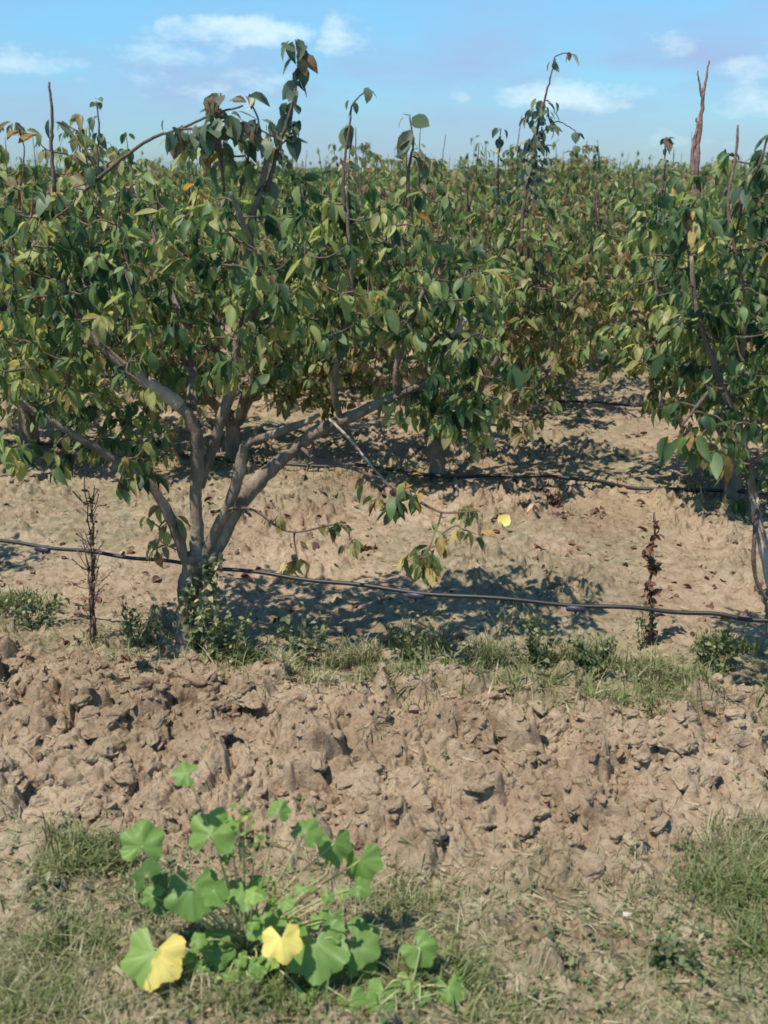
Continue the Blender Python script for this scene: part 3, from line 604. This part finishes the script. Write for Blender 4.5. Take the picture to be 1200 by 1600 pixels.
hose(hp, .0078, 'nearest black irrigation hose, tied to the forked trunk a hand above the grass strip', [onz(64, 857, zz), onz(650, 928, zz), onz(905, 946, zz)])
h2 = [onz(px, py, .03) for px, py in ((-300, 678), (200, 708), (450, 727), (560, 736), (640, 742), (700, 746), (800, 753), (900, 761), (1000, 766), (1130, 776), (1400, 800))]
for p in h2: p[2] = gh1(p[0], p[1])+.045
hose(h2, .011, 'second black hose lying on the bare soil past the slim pear tree', [onz(640, 742, .03)])
a3 = [rowpt(u_, V3) for u_ in np.arange(-9, 10, .8)]
for p in a3: p[2] += .04
hose(a3, .010, 'farthest visible hose, in the shade strip under the third row')

# ------------------------------------------------------------------ soil clods
import bmesh
def ico(sub):
    bm = bmesh.new(); bmesh.ops.create_icosphere(bm, subdivisions=sub, radius=1); V = np.array([v.co[:] for v in bm.verts]); Fc = np.array([[v.index for v in f.verts] for f in bm.faces]); bm.free(); return V, Fc
I3, I3f = ico(3); I4, I4f = ico(4); I2, I2f = ico(2)
def noise3(P, f, k, o=3):
    s = 0; a = .5; t = 0
    for i in range(o):
        Q = P*f*2**i+k*7.7; iz = np.floor(Q[:, 2]); fz = Q[:, 2]-iz; fz = fz*fz*(3-2*fz)
        s = s+a*(vnoise(Q[:, 0]+iz*31.7, Q[:, 1]+iz*17.3, k+i)*(1-fz)+vnoise(Q[:, 0]+(iz+1)*31.7, Q[:, 1]+(iz+1)*17.3, k+i)*fz); t += a; a *= .55
    return s/t
def rock(V, amp=.35, cuts=9):
    V = V.copy(); k = int(U(1, 400))
    for _ in range(cuts):
        n_ = norm(rng.standard_normal(3)); d = U(.4, .9); s = V@n_; V = V-np.maximum(s-d, 0)[:, None]*n_[None]*U(.8, 1)
    f = .62+amp*1.5*(noise3(V, 1.1, k, 2)-.35); rid = 1-np.abs(2*noise3(V, 2.4, k+9, 3)-1)*2.0
    f = f+amp*.42*rid+amp*.7*(noise3(V, 5.5, k+5, 3)-.5)
    return V*f[:, None]*np.array([1, U(.65, 1), U(.55, .85)])*1.25
def rotz(V, a): c, s = math.cos(a), math.sin(a); return V@np.array([[c, s, 0], [-s, c, 0], [0, 0, 1]])
def rand_rot(V):
    Q, _ = np.linalg.qr(rng.standard_normal((3, 3))); return V@Q
tmpl = [rand_rot(rock(I2, .45)) for _ in range(24)]; tmpl3 = [rand_rot(rock(I3, U(.35, .55), int(U(3, 8)))) for _ in range(30)]
mb = MB(); n = 6500
uu = U(-4.5, 5.5, n); vv = rng.normal(.6, .5, n)
for a, b in zip(uu, vv):
    p = BASE+RD*a+NR*b; _, c_, f_, s_ = masks(p[0:1], p[1:2])
    if p[1] < 1.6: continue
    if c_[0] < .5 and U(0, 1) > .35: continue
    r = .005+.014*U(0, 1)**3 if c_[0] < .5 else .005+.020*U(0, 1)**3.2
    mb.add(rotz(tmpl[rng.integers(24)]*r, U(0, 6))+np.array([p[0], p[1], gh1(p[0], p[1])+r*.15]), [I2f], 0, .5)
n = 3000
for a, b in zip(U(-5, 7, n), U(-5.5, -.2, n)):
    p = BASE+RD*a+NR*b; r = .006+.02*U(0, 1)**3
    mb.add(rotz(tmpl[rng.integers(24)]*r, U(0, 6))+np.array([p[0], p[1], gh1(p[0], p[1])+r*.1]), [I2f], 0, .5)
n = 0
while n < 2300:
    p = BASE+RD*U(-3.2, 3.4)+NR*U(-.3, 1.6); _, c_, f_, s_ = masks(p[0:1], p[1:2])
    if c_[0] < .4: continue
    if U(0, 1) > .25+1.2*sstep(.4, .62, fbm(p[0:1]*2.6, p[1:2]*2.6, 85))[0]: continue
    n += 1; r = (.009+.033*U(0, 1)**2.8)*(.7+.5*c_[0])
    mb.add(rotz(tmpl3[rng.integers(30)]*r*np.array([1.25, .9, .75]), U(0, 6))+np.array([p[0], p[1], gh1(p[0], p[1])+r*U(-.4, .15)]), [I3f], 0, .5)
o = mb.build('soil_crumbs', [CLOD], None, False); tag(o, 'small dry lumps and crumbs scattered over the tilled tan soil', 'soil', kind='stuff')
GC = 'large lumps of dry clay in the tilled strip'
clods = [(205, 1085, .105, 'largest rounded clay clod, with a dark hollow under it, left of the trunk foot'), (350, 1083, .055, 'upright clay lump just below the forked trunk foot, right of a smaller one'), (322, 1068, .042, 'small pointed clay lump touching the upright lump below the trunk foot'),
         (385, 1108, .065, 'long slanting clay clod downhill of the upright lump'), (160, 1160, .085, 'wide cracked clay clod above the grass tuft'), (55, 1215, .065, 'pale smooth clay clod near the left edge of the tilled strip'),
         (852, 1140, .038, 'pale egg-shaped clod standing upright in the tilled strip'), (645, 1135, .060, 'clay clod with a deep dark hollow between grass and tilled slope'), (930, 1245, .070, 'broken hollow clay clod showing a dark red inner face'),
         (515, 975, .065, 'clod heap at the shade edge right of the trunk'), (1145, 1100, .085, 'rounded clay clod under the dark tree at the right'), (985, 1300, .055, 'flat tilted clay plate at the lower end of the tilled strip'),
         (1060, 1160, .06, 'blocky clod below the tall dry stalk'), (20, 1040, .06, 'clod at the left edge just under the shade strip'), (760, 1090, .05, 'low clod at the foot of the grass fringe')]
for px, py, r, lab in clods:
    p = onz(px, py); 
    for _ in range(3): p = onz(px, py, gh1(p[0], p[1])+r*.2)
    g_ = gh1(p[0], p[1]); V = rock(I4, .5, 6)*r*.92; mb = MB(); mb.add(V, [I4f], 0); o = mb.build('clay_clod', [CLOD], None, False); o.location = (p[0], p[1], g_-r*.05); o.rotation_euler = (U(-.2, .2), U(-.2, .2), U(0, 6)); tag(o, lab, 'clod', GC)
p = onz(980, 1432); mb = MB(); mb.add(rock(I3, .3, 9)*np.array([.016, .012, .011]), [I3f], 0); o = mb.build('stone', [plain('chalk_stone', (.45, .40, .33), .9, 20, .15, .4)]); o.location = (p[0], p[1], gh1(p[0], p[1])+.008); tag(o, 'small angular whitish stone on the bare trampled soil', 'stone')

# ------------------------------------------------------------------ grass and weeds
def blades(mb, P, hgt, lean, width, tint, mat=0):
    n = len(P); a = U(0, 6.283, n); d = np.stack([np.cos(a), np.sin(a), np.zeros(n)], -1); s = np.stack([-np.sin(a+U(-1, 1, n)), np.cos(a), np.zeros(n)], -1); s = norm(s)
    V = []; 
    for t, w in ((0, 1), (.4, .9), (.75, .6), (1, .06)):
        c = P + d*(lean*hgt*t*t)[:, None] + np.array([0, 0, 1])*(hgt*(t-.35*lean*t*t))[:, None]; V += [c-s*(width*w)[:, None], c+s*(width*w)[:, None]]
    Vs = np.stack(V, 1).reshape(-1, 3); off = (np.arange(n)*8)[:, None, None]; Q = np.array([[0, 1, 3, 2], [2, 3, 5, 4], [4, 5, 7, 6]])
    mb.add(Vs, [(off+Q[None]).reshape(-1, 4)], mat, np.repeat(tint, 8))
mb = MB()
def put(P): P = np.array(P); P[:, 2] = gh(P[:, 0], P[:, 1])-.003; return P
# sparse low grass of the front field
n = 220000; y_ = U(1.3, 3.4, n); x_ = U(-.62, .62, n)*(y_+.2)*1.05
_, c_, f_, s_ = masks(x_, y_); dens = fbm(x_*2.0+3, y_*2.0, 90)+.10*np.sin(x_*3)
path = np.exp(-(((x_-.42-.25*(y_-2))/.22)**2))
keep = (U(0, 1, n) < f_*np.clip((dens-.36)*3.0, 0.04, 1)*np.clip((fbm(x_*9, y_*9, 97)-.36)*5, .05, 1)*(1-.75*path)); P = put(np.stack([x_, y_, y_*0], -1)[keep]); k = len(P)
blades(mb, P, U(.006, .03, k)*U(.5, 1.6, k)*(.6+1.6*np.clip(dens[keep]-.4, 0, .4)/.25), U(.2, 1.8, k), U(.0007, .0018, k), np.clip(rng.normal(.63, .27, k), 0, 1))
# the weedy strip under the row
n = 70000; a = U(-5, 5.5, n); b = rng.normal(.04, .17, n); Pp = BASE[None]+RD[None]*a[:, None]+NR[None]*b[:, None]; dd = fbm(a*1.6+2, b*3, 44)
keep = U(0, 1, n) < np.clip((dd-.40)*3, 0, 1)*np.clip((fbm(a*7, b*9, 45)-.36)*6, 0, 1)*(.3+.5*sstep(.1, .8, a)+.4*(a < -.9)); P = put(Pp[keep]); k = len(P)
blades(mb, P, U(.015, .065, k)*U(.4, 2.1, k), U(.2, 1.5, k), U(.0007, .0032, k)*U(.5, 1.3, k), np.clip(rng.normal(.34, .30, k), 0, 1))
for vr, m_ in ((V2, 9000), (V3, 7000)):
    a = U(-8, 8, m_); b = rng.normal(0, .25, m_); Pp = BASE[None]+RD[None]*a[:, None]-NR[None]*(vr+b)[:, None]; dd = fbm(a*1.2, b*2, 47); P = put(Pp[dd > .5]); k = len(P)
    blades(mb, P, U(.03, .1, k), U(.2, 1.2, k), U(.0015, .003, k), np.clip(rng.normal(.4, .22, k), 0, 1))
# scattered seedlings between rows
n = 5000; a = U(-5, 7, n); b = U(.3, V2, n); Pp = BASE[None]+RD[None]*a[:, None]-NR[None]*b[:, None]; dd = fbm(a*1.5+9, b*1.5, 49); P = put(Pp[dd > .55]); k = len(P)
blades(mb, P, U(.008, .03, k), U(.3, 1.5, k), U(.001, .0022, k), np.clip(rng.normal(.55, .25, k), 0, 1))
o = mb.build('grass', [GRASS]); tag(o, 'thin half-dry grass over the trodden ground and along the tree row', 'grass', kind='stuff')
# flat straw
mb = MB(); n = 60000; y_ = U(1.4, 6.5, n); x_ = U(-.6, .6, n)*(y_+.2); _, c_, f_, s_ = masks(x_, y_)
keep = U(0, 1, n) < np.clip(1.0*f_*(fbm(x_*3, y_*3, 66)*2-.2)+.5*s_+.08, 0, 1); x_, y_ = x_[keep], y_[keep]; k = len(x_); a = U(0, 6.28, k); l = U(.012, .05, k); w = U(.0005, .0013, k)
dx, dy = np.cos(a)*l, np.sin(a)*l; sx, sy = -np.sin(a)*w, np.cos(a)*w
V = np.stack([np.stack([x_+sx, y_+sy, gh(x_, y_)+.004], -1), np.stack([x_-sx, y_-sy, gh(x_, y_)+.004], -1), np.stack([x_+dx-sx, y_+dy-sy, gh(x_+dx, y_+dy)+U(.003, .02, k)], -1), np.stack([x_+dx+sx, y_+dy+sy, gh(x_+dx, y_+dy)+U(.003, .02, k)], -1)], 1).reshape(-1, 3)
mb.add(V, [(np.arange(k)*4)[:, None]+np.arange(4)[None]], 0, np.repeat(U(.6, 1, k), 4)); o = mb.build('straw_litter', [GRASS]); tag(o, 'bits of dry straw lying on the soil', 'straw', kind='stuff')
# tiny broad-leaved seedlings
mb = MB(); n = 5200; y_ = U(1.4, 4.2, n); x_ = U(-.6, .6, n)*(y_+.2); _, c_, f_, s_ = masks(x_, y_)
keep = U(0, 1, n) < np.clip((.9*f_+.9*s_)*np.clip((fbm(x_*4+7, y_*4, 111)-.42)*6, 0, 1)+.03, 0, 1); x_, y_ = x_[keep], y_[keep]
for a_, b_ in zip(x_, y_):
    k = rng.integers(3, 8); an = U(0, 6.28, k); g_ = gh1(a_, b_); h_ = U(.004, .03)
    leaves(mb, np.stack([a_+np.cos(an)*.004, b_+np.sin(an)*.004, np.full(k, g_)+U(0, h_, k)], -1), np.stack([np.cos(an), np.sin(an), U(-.1, 1.0, k)], -1), np.stack([0*an, 0*an, 1+0*an], -1)+rng.standard_normal((k, 3))*.2, U(.008, .024)*U(.7, 1.2, k), np.clip(rng.normal(.35, .2, k), 0, 1), 0, wr=.33, full=False)
o = mb.build('ground_weeds', [WEED]); tag(o, 'tiny green seedlings sprouting in the trodden soil and along the row', 'weeds', kind='stuff')
# fallen leaves
mb = MB(); n = 6500; a = U(-5, 7.5, n); b = U(-.3, V3+2, n)**1.0; Pp = BASE[None]+RD[None]*a[:, None]-NR[None]*b[:, None]
dd = fbm(a*1.3, b*1.3, 71); kp = U(0, 1, n) < np.clip((dd-.42)*5, .12, 1); P = put(Pp[kp]); k = len(P); P[:, 2] += .008
ang = U(0, 6.28, k); leaves(mb, P, np.stack([np.cos(ang), np.sin(ang), U(-.1, .5, k)], -1), np.stack([U(-.5, .5, k), U(-.5, .5, k), np.ones(k)], -1), U(.012, .075, k)*U(.6, 1, k), np.clip(rng.normal(.36, .32, k), 0, 1), 0, wr=.3, curl=.8, fold=.8)
o = mb.build('fallen_leaves', [DRYLEAF]); tag(o, 'curled red-brown fallen leaves scattered on the soil between the rows', 'leaves', kind='stuff')
p = onz(786, 832); mb = MB(); leaves(mb, np.array([[p[0]-.02, p[1], gh1(p[0], p[1])+.012]]), np.array([[.5, .3, .5]]), np.array([[0, -.6, 1.]]), np.array([.085]), np.array([.97]), 0, wr=.4); o = mb.build('fallen_leaf', [MALLOW]); tag(o, 'single bright yellow fallen leaf on the bare soil between the rows', 'leaf')

def tuft(px, py, n, h, rad, lab, tm=.4, lean=1.0):
    tm = tm+.08; h = h*.9
    p = onz(px, py, .02); mb = MB(); cc = np.clip(rng.standard_normal((9, 3)), -1.3, 1.3)*.6; P = put(p[None]+(cc[rng.integers(9, size=n)]+np.clip(rng.standard_normal((n, 3)), -1.7, 1.7)*.34)*np.array([rad, rad*.6, 0])); blades(mb, P, h*U(.4, 1.15, n), U(.1, lean*1.4, n), U(.0012, .0032, n), np.clip(rng.normal(tm, .2, n), 0, 1))
    o = mb.build('grass_tuft', [GRASS], loc=np.array([p[0], p[1], gh1(p[0], p[1])])); tag(o, lab, 'grass tuft', 'grass tufts on the orchard floor')
tuft(145, 1345, 520, .10, .11, 'dense green grass tuft beside the mallow, at the edge of the tilled strip')
tuft(1160, 1400, 420, .12, .17, 'tall leaning grass tuft at the right picture edge', .3, 1.3)
tuft(1185, 1480, 200, .11, .09, 'smaller bright grass tuft just below the tall leaning one', .25, 1.2)
tuft(700, 1520, 420, .09, .10, 'grass tuft right beside the mallow stems', .42)
tuft(640, 1400, 300, .05, .10, 'low dull grass patch between mallow and bare soil', .5)
tuft(540, 1040, 360, .13, .10, 'dry bushy tuft right of the forked trunk', .55, .7)
tuft(655, 1010, 280, .14, .09, 'thin grey-green tuft in the shade strip under the hose', .5, .6)
tuft(880, 1030, 420, .13, .13, 'pale green tuft mid strip, left of the tall dry stalk', .42, .8)
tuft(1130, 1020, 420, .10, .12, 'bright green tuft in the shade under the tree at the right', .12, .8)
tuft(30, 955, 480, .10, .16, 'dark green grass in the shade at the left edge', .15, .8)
tuft(390, 1030, 220, .09, .07, 'short tuft hugging the right side of the trunk foot', .42)
tuft(60, 1555, 300, .07, .08, 'shaded tuft in the lower left corner', .35, 1.4)
tuft(420, 1560, 300, .07, .10, 'green blades beneath the big two-tone mallow leaf', .2, 1.2)

tuft(760, 1035, 260, .12, .11, 'grey-green tuft between the shade strip and the clods, left of the pale green one', .45, .8)
tuft(985, 1050, 330, .11, .12, 'scrubby grass tuft just in front of the tall dry stalk', .4, 1.0)
tuft(1060, 1075, 300, .10, .12, 'dry grey tuft on the fringe above the blocky clod', .55, 1.1)
tuft(600, 1065, 260, .09, .10, 'short brittle tuft directly above the dark hollow clod', .6, 1.0)
tuft(470, 1075, 220, .09, .08, 'small brownish tuft between trunk foot and clod slope', .62, 1.0)
tuft(255, 1400, 260, .07, .10, 'sparse green blades behind the left mallow leaves', .35, 1.0)
tuft(100, 1480, 320, .08, .12, 'green grass patch left of the two-tone mallow leaf', .3, 1.2)
tuft(800, 1590, 300, .06, .12, 'sparse grass patch at the bottom edge beside the bare trodden soil', .5, 1.2)
def stalk(px, py0, py1, Yoff, n, lab, name='dry_stalk', col=(TWIG, WEED), nleaf=40, leafL=.03, r=.005, tint=(.3, .9), spread=.05, branchy=0, lean=0):
    b = onz(px, py0); Yd = b[1]; root = empty(name, (b[0], b[1], gh1(b[0], b[1])), lab, 'weed')
    st = MB(); lf = MB(); lp, ld, ln, ll = [], [], [], []
    for i_ in range(n):
        o_ = U(-spread, spread, 2)*.4; tx = px+U(-spread, spread)*400+lean; top = at(tx, py1+U(0, .35)*(py0-py1)*(i_ > 0), Yd); ft = np.array([b[0]+o_[0], b[1]+o_[1], gh1(b[0], b[1])-.02])
        P = smoothline([ft, ft*.5+top*.5+np.array([U(-.02, .02), 0, 0]), top], 6); P[1:-1] += rng.standard_normal((len(P)-2, 3))*.004; tube(st, P, np.linspace(r, r*.35, len(P)), 5, 0)
        for _ in range(branchy):
            j = rng.integers(3, len(P)-2); e = P[j]+np.array([U(-.07, .07), U(-.05, .05), U(.02, .09)]); tube(st, smoothline([P[j], (P[j]+e)/2+[0, 0, -.01], e], 3), r*.35, 3, 0)
            lp.append(e[None]); ld.append(rng.standard_normal((1, 3))+[0, 0, -.5]); ln.append(rng.standard_normal((1, 3))); ll.append([leafL*.7])
        m_ = nleaf//n; f = U(.15, 1, m_); J = (f*(len(P)-1)).astype(int); lp.append(P[J]+rng.standard_normal((m_, 3))*.006); ld.append(rng.standard_normal((m_, 3))+np.array([0, 0, -.4])); ln.append(rng.standard_normal((m_, 3))+np.array([0, -.5, .6])); ll.append(leafL*U(.5, 1.3, m_))
    part(st, 'stem', [col[0]], root)
    lp = np.concatenate(lp); leaves(lf, lp, np.concatenate(ld), np.concatenate(ln), np.concatenate(ll), U(tint[0], tint[1], len(lp)), 0, wr=.3, curl=.6); part(lf, 'foliage', [col[1]], root)
stalk(150, 1010, 745, 0, 4, 'bare reddish-brown dead weed crossing the hose left of the trunk', nleaf=110, leafL=.02, r=.0055, spread=.07, branchy=12, col=(TWIG, DRYLEAF), tint=(.2, .9))
stalk(1018, 1005, 800, 0, 1, 'upright dry stalk with curled brown leaves, pale at its tip', nleaf=120, leafL=.038, r=.010, spread=.01, col=(TWIG, DRYLEAF), tint=(0, .6), lean=8)
stalk(318, 1030, 865, 0, 5, 'pale yellow-green weed climbing beside the forked trunk', name='climbing_weed', col=(WEED, WEED), nleaf=330, leafL=.034, r=.0022, spread=.075, tint=(.1, 1), branchy=4)
stalk(345, 1040, 950, 0, 7, 'bushy grey-green weed at the right of the trunk foot', name='weed_plant', col=(WEED, WEED), nleaf=420, leafL=.026, r=.0018, spread=.13, tint=(.1, .8), branchy=4)
stalk(785, 1020, 930, 0, 3, 'thin pale weed stems in front of the hose shadow', name='weed_plant', col=(WEED, WEED), nleaf=50, leafL=.02, r=.0018, spread=.09, tint=(.2, .9), branchy=3)
stalk(1005, 1010, 935, 0, 4, 'small leafy weed at the foot of the upright dry stalk', name='weed_plant', col=(WEED, WEED), nleaf=70, leafL=.022, r=.0018, spread=.06, tint=(.1, .7), branchy=3)
for (a_, b_, c_, n_, sp_, lb_) in ((470, 1050, 960, 240, .13, 'dull bushy weed in the strip, first to the right of the trunk weeds'), (640, 1040, 955, 200, .11, 'dusty grey-green weed in the strip under the hose dripper'), (835, 1050, 950, 200, .11, 'upright pale weed rising in the middle of the grass strip'),
        (930, 1060, 985, 240, .13, 'spreading weed in the strip just left of the upright dry stalk'), (1110, 1060, 975, 300, .14, 'dark green weed in shade at the right end of the strip'), (60, 985, 915, 260, .13, 'dark weed in the shade at the left end of the strip'), (215, 1015, 930, 160, .09, 'thin brown-green weed between the bare dead weed and the trunk')):
    stalk(a_, b_, c_, 0, 8, lb_, name='weed_plant', col=(WEED, WEED), nleaf=n_, leafL=.024, r=.0017, spread=sp_, tint=(.0, .75), branchy=4)
stalk(340, 690, 570, 0, 2, 'low weed with pale tips behind the forked limbs', name='weed_plant', col=(WEED, WEED), nleaf=50, leafL=.03, r=.002, spread=.08, tint=(.1, .7), branchy=3)
stalk(880, 790, 765, 0, 4, 'low dark dead weed beside the second hose', name='weed_plant', col=(TWIG, DRYLEAF), nleaf=90, leafL=.03, r=.002, spread=.1, tint=(0, .5), branchy=2)
stalk(1040, 1520, 1470, 0, 6, 'flat rosette of small green leaves on the trodden soil', name='weed_plant', col=(WEED, WEED), nleaf=170, leafL=.022, r=.0015, spread=.11, tint=(0, .5), branchy=2)
stalk(565, 860, 850, 0, 4, 'crumpled dark red dead weed lying on the soil between the rows', name='weed_plant', col=(TWIG, DRYLEAF), nleaf=60, leafL=.035, r=.002, spread=.08, tint=(0, .35), branchy=1)

# ------------------------------------------------------------------ mallow plants in front
def lobed(mb, c, up, nrm, size, tint, tint2=None, dent=0.35, cup=.25):
    """A five-lobed mallow leaf; c = petiole joint, up = axis to the middle lobe."""
    up = norm(np.asarray(up, float)); nrm = norm(np.asarray(nrm, float)); s = norm(np.cross(up, nrm)); z = np.cross(s, up); K = 61; rings = (0, .25, .5, .75, 1.0)
    th = np.linspace(-2.6, 2.6, K); q_ = np.abs(((th+.52) % 1.04)-.52)/.52; shape = 1.04-.20*q_**1.25
    shape = shape*(1-.05*np.abs(((th*7) % 1)-.5)*2)*(1+.16*(fbm(th*2+U(0, 99), th*0, 3)-.5))*(1.08-.20*np.abs(th)/2.6)
    V = [c]; T = [tint]; ph = U(0, 99); fd = U(.4, 1.1); cl = U(.2, .8)
    for r in rings[1:]:
        rr = size*r*np.where(r > .6, shape, shape*.5+.5*shape.mean()); lx, ly = np.sin(th)*r, np.cos(th)*r
        w = -fd*.5*size*(np.sqrt(lx**2+.01)-.1) - cl*size*.45*np.maximum(ly, 0)**2 + .55*size*(fbm(lx*2.2+ph, ly*2.2+ph, 5)-.5)*r + .012*size*np.cos(th*2*np.pi/1.08)*r
        P = c + up*(np.cos(th)*rr)[:, None]+s*(np.sin(th)*rr)[:, None]+z*w[:, None]; V += list(P)
        vein = .05*np.maximum(np.cos(th*2*np.pi/1.08), 0)**12*(1-r*.5)
        T += list((np.full(K, tint) if tint2 is None else np.where(th*(1 if size > 0 else 1) < .08+.1*np.sin(r*9), tint2, tint)) + vein)
    tri = [(0, 1+i_, 2+i_) for i_ in range(K-1)]; quad = []
    for r in range(len(rings)-2): quad += [(1+r*K+i_, 1+(r+1)*K+i_, 2+(r+1)*K+i_, 2+r*K+i_) for i_ in range(K-1)]
    mb.add(np.array(V), [np.array(tri), np.array(quad)], 0, np.clip(np.array(T)+rng.standard_normal(len(T))*.01, 0, 1))
def mallow(base_px, Yb, specs, lab, knots=(), fill=None):
    b = onz(*base_px); b[2] = gh1(b[0], b[1]); root = empty('mallow_plant', b, lab, 'weed', 'broad-leaved mallows'); stems = []
    if fill: specs = specs+[(U(*fill[0]), U(*fill[1]), Yb+U(-.04, .08), U(13, 27), U(90, 260), U(.2, .8), U(.3, .68), None) for _ in range(fill[2])]
    for (px, py, Yd, sz, ang, face, t, t2) in specs:
        c = at(px, py, Yd); c[2] = max(c[2], gh1(c[0], c[1])+.015); s_ = (.78+U(-.08, .08))*sz/F*np.linalg.norm(c-np.array([0, 0, H]))
        # ang: direction of the leaf axis as seen in the picture, 0 = up, 90 = right
        view = norm(np.array([0, 0, H])-c); rx = np.array([1, 0, 0]); uy = norm(np.cross(view, rx)); uy = uy if uy[2] > 0 else -uy
        a = math.radians(ang); up = rx*math.sin(a)+uy*math.cos(a); nrm = norm(view*(1-face)+np.array([-.3, -.2, 1.])*face + rng.standard_normal(3)*.12)
        up = up-nrm*np.dot(up, nrm)
        mb = MB(); lobed(mb, c, up, nrm, s_, t, t2); lf = part(mb, 'leaf', [MALLOW], root)
        if t2 is not None: lf['label'] = 'big leaf half green and half yellow'
        elif t > .8: lf['label'] = 'small yellow leaf'
        elif t < .2: lf['label'] = 'leaf tinted dark as if shaded'  # shade on these leaves is put into their dark tint
        m_ = (b+c)/2+np.array([0, 0, .02])+rng.standard_normal(3)*.01; m_[2] = max(m_[2], gh1(m_[0], m_[1])+.02)
        mb = MB(); tube(mb, smoothline([b, m_, c], 6), np.linspace(.0032, .0014, 13), 6, 0); part(mb, 'stem', [STEM], root)
    mb = MB(); 
    for (px, py, Yd, n_) in knots:
        c = at(px, py, Yd); P = c+rng.standard_normal((n_, 3))*.018; leaves(mb, P, rng.standard_normal((n_, 3))+[0, 0, .4], rng.standard_normal((n_, 3)), U(.008, .02, n_), U(.3, .75, n_), 0, wr=.4)
        m_ = (b+c)/2+np.array([0, 0, .01]); tube(mb, smoothline([b, m_, c], 5), .002, 5, 1)
    if knots: part(mb, 'bud_cluster', [MALLOW, STEM], root)
STEM = plain('mallow_stem', (.34, .33, .16), .6, 20, .3)
mallow((385, 1500), 2.0, [
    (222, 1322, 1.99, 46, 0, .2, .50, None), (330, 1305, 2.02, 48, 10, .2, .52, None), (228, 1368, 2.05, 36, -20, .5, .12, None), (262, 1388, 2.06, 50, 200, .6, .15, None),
    (300, 1385, 2.03, 56, 178, .3, .42, None), (238, 1400, 2.02, 26, -60, .4, .5, None), (385, 1385, 2.05, 40, 175, .4, .48, None), (410, 1432, 2.02, 40, 160, .4, .5, None),
    (522, 1318, 2.10, 36, 170, .1, .45, None), (562, 1345, 2.10, 42, 170, .1, .5, None), (242, 1488, 1.96, 66, 188, .25, .60, .96), (440, 1466, 1.93, 42, 170, .3, .95, None),
    (492, 1472, 1.99, 66, 175, .3, .48, None), (555, 1470, 2.02, 48, 120, .4, .45, None), (342, 1480, 2.02, 34, 170, .4, .5, None), (335, 1535, 2.0, 34, 240, .6, .35, None), (358, 1545, 1.98, 36, 140, .4, .55, None),
    (480, 1560, 1.92, 50, 170, .4, .5, None), (545, 1575, 1.9, 34, 160, .3, .5, None), (432, 1570, 1.93, 30, 220, .4, .5, None), (503, 1440, 2.05, 22, 0, .4, .55, None), (292, 1208, 2.02, 30, -80, .3, .5, None), (435, 1268, 2.03, 24, 20, .3, .5, None), (478, 1300, 2.05, 30, 30, .5, .45, None),
    (455, 1440, 2.04, 18, 40, .5, .6, None), (400, 1510, 1.98, 26, 100, .6, .5, None)],
    'sprawling mallow with broad green leaves, one of them half yellow', [(380, 1275, 2.06, 26), (365, 1340, 2.06, 30), (400, 1310, 2.06, 24), (430, 1400, 2.04, 24), (392, 1510, 2.0, 26), (515, 1360, 2.08, 14), (470, 1385, 2.06, 12)], ((290, 570), (1380, 1590), 34))
mallow((640, 1560), 1.95, [(652, 1480, 1.98, 40, 140, .3, .5, None), (700, 1542, 1.93, 36, 170, .3, .52, None), (600, 1548, 1.92, 34, 190, .3, .5, None), (640, 1530, 1.95, 26, 180, .4, .6, None), (590, 1590, 1.88, 34, 200, .3, .4, None), (655, 1590, 1.9, 26, 120, .3, .5, None)],
       'small mallow seedling with three cupped bluish-green leaves')
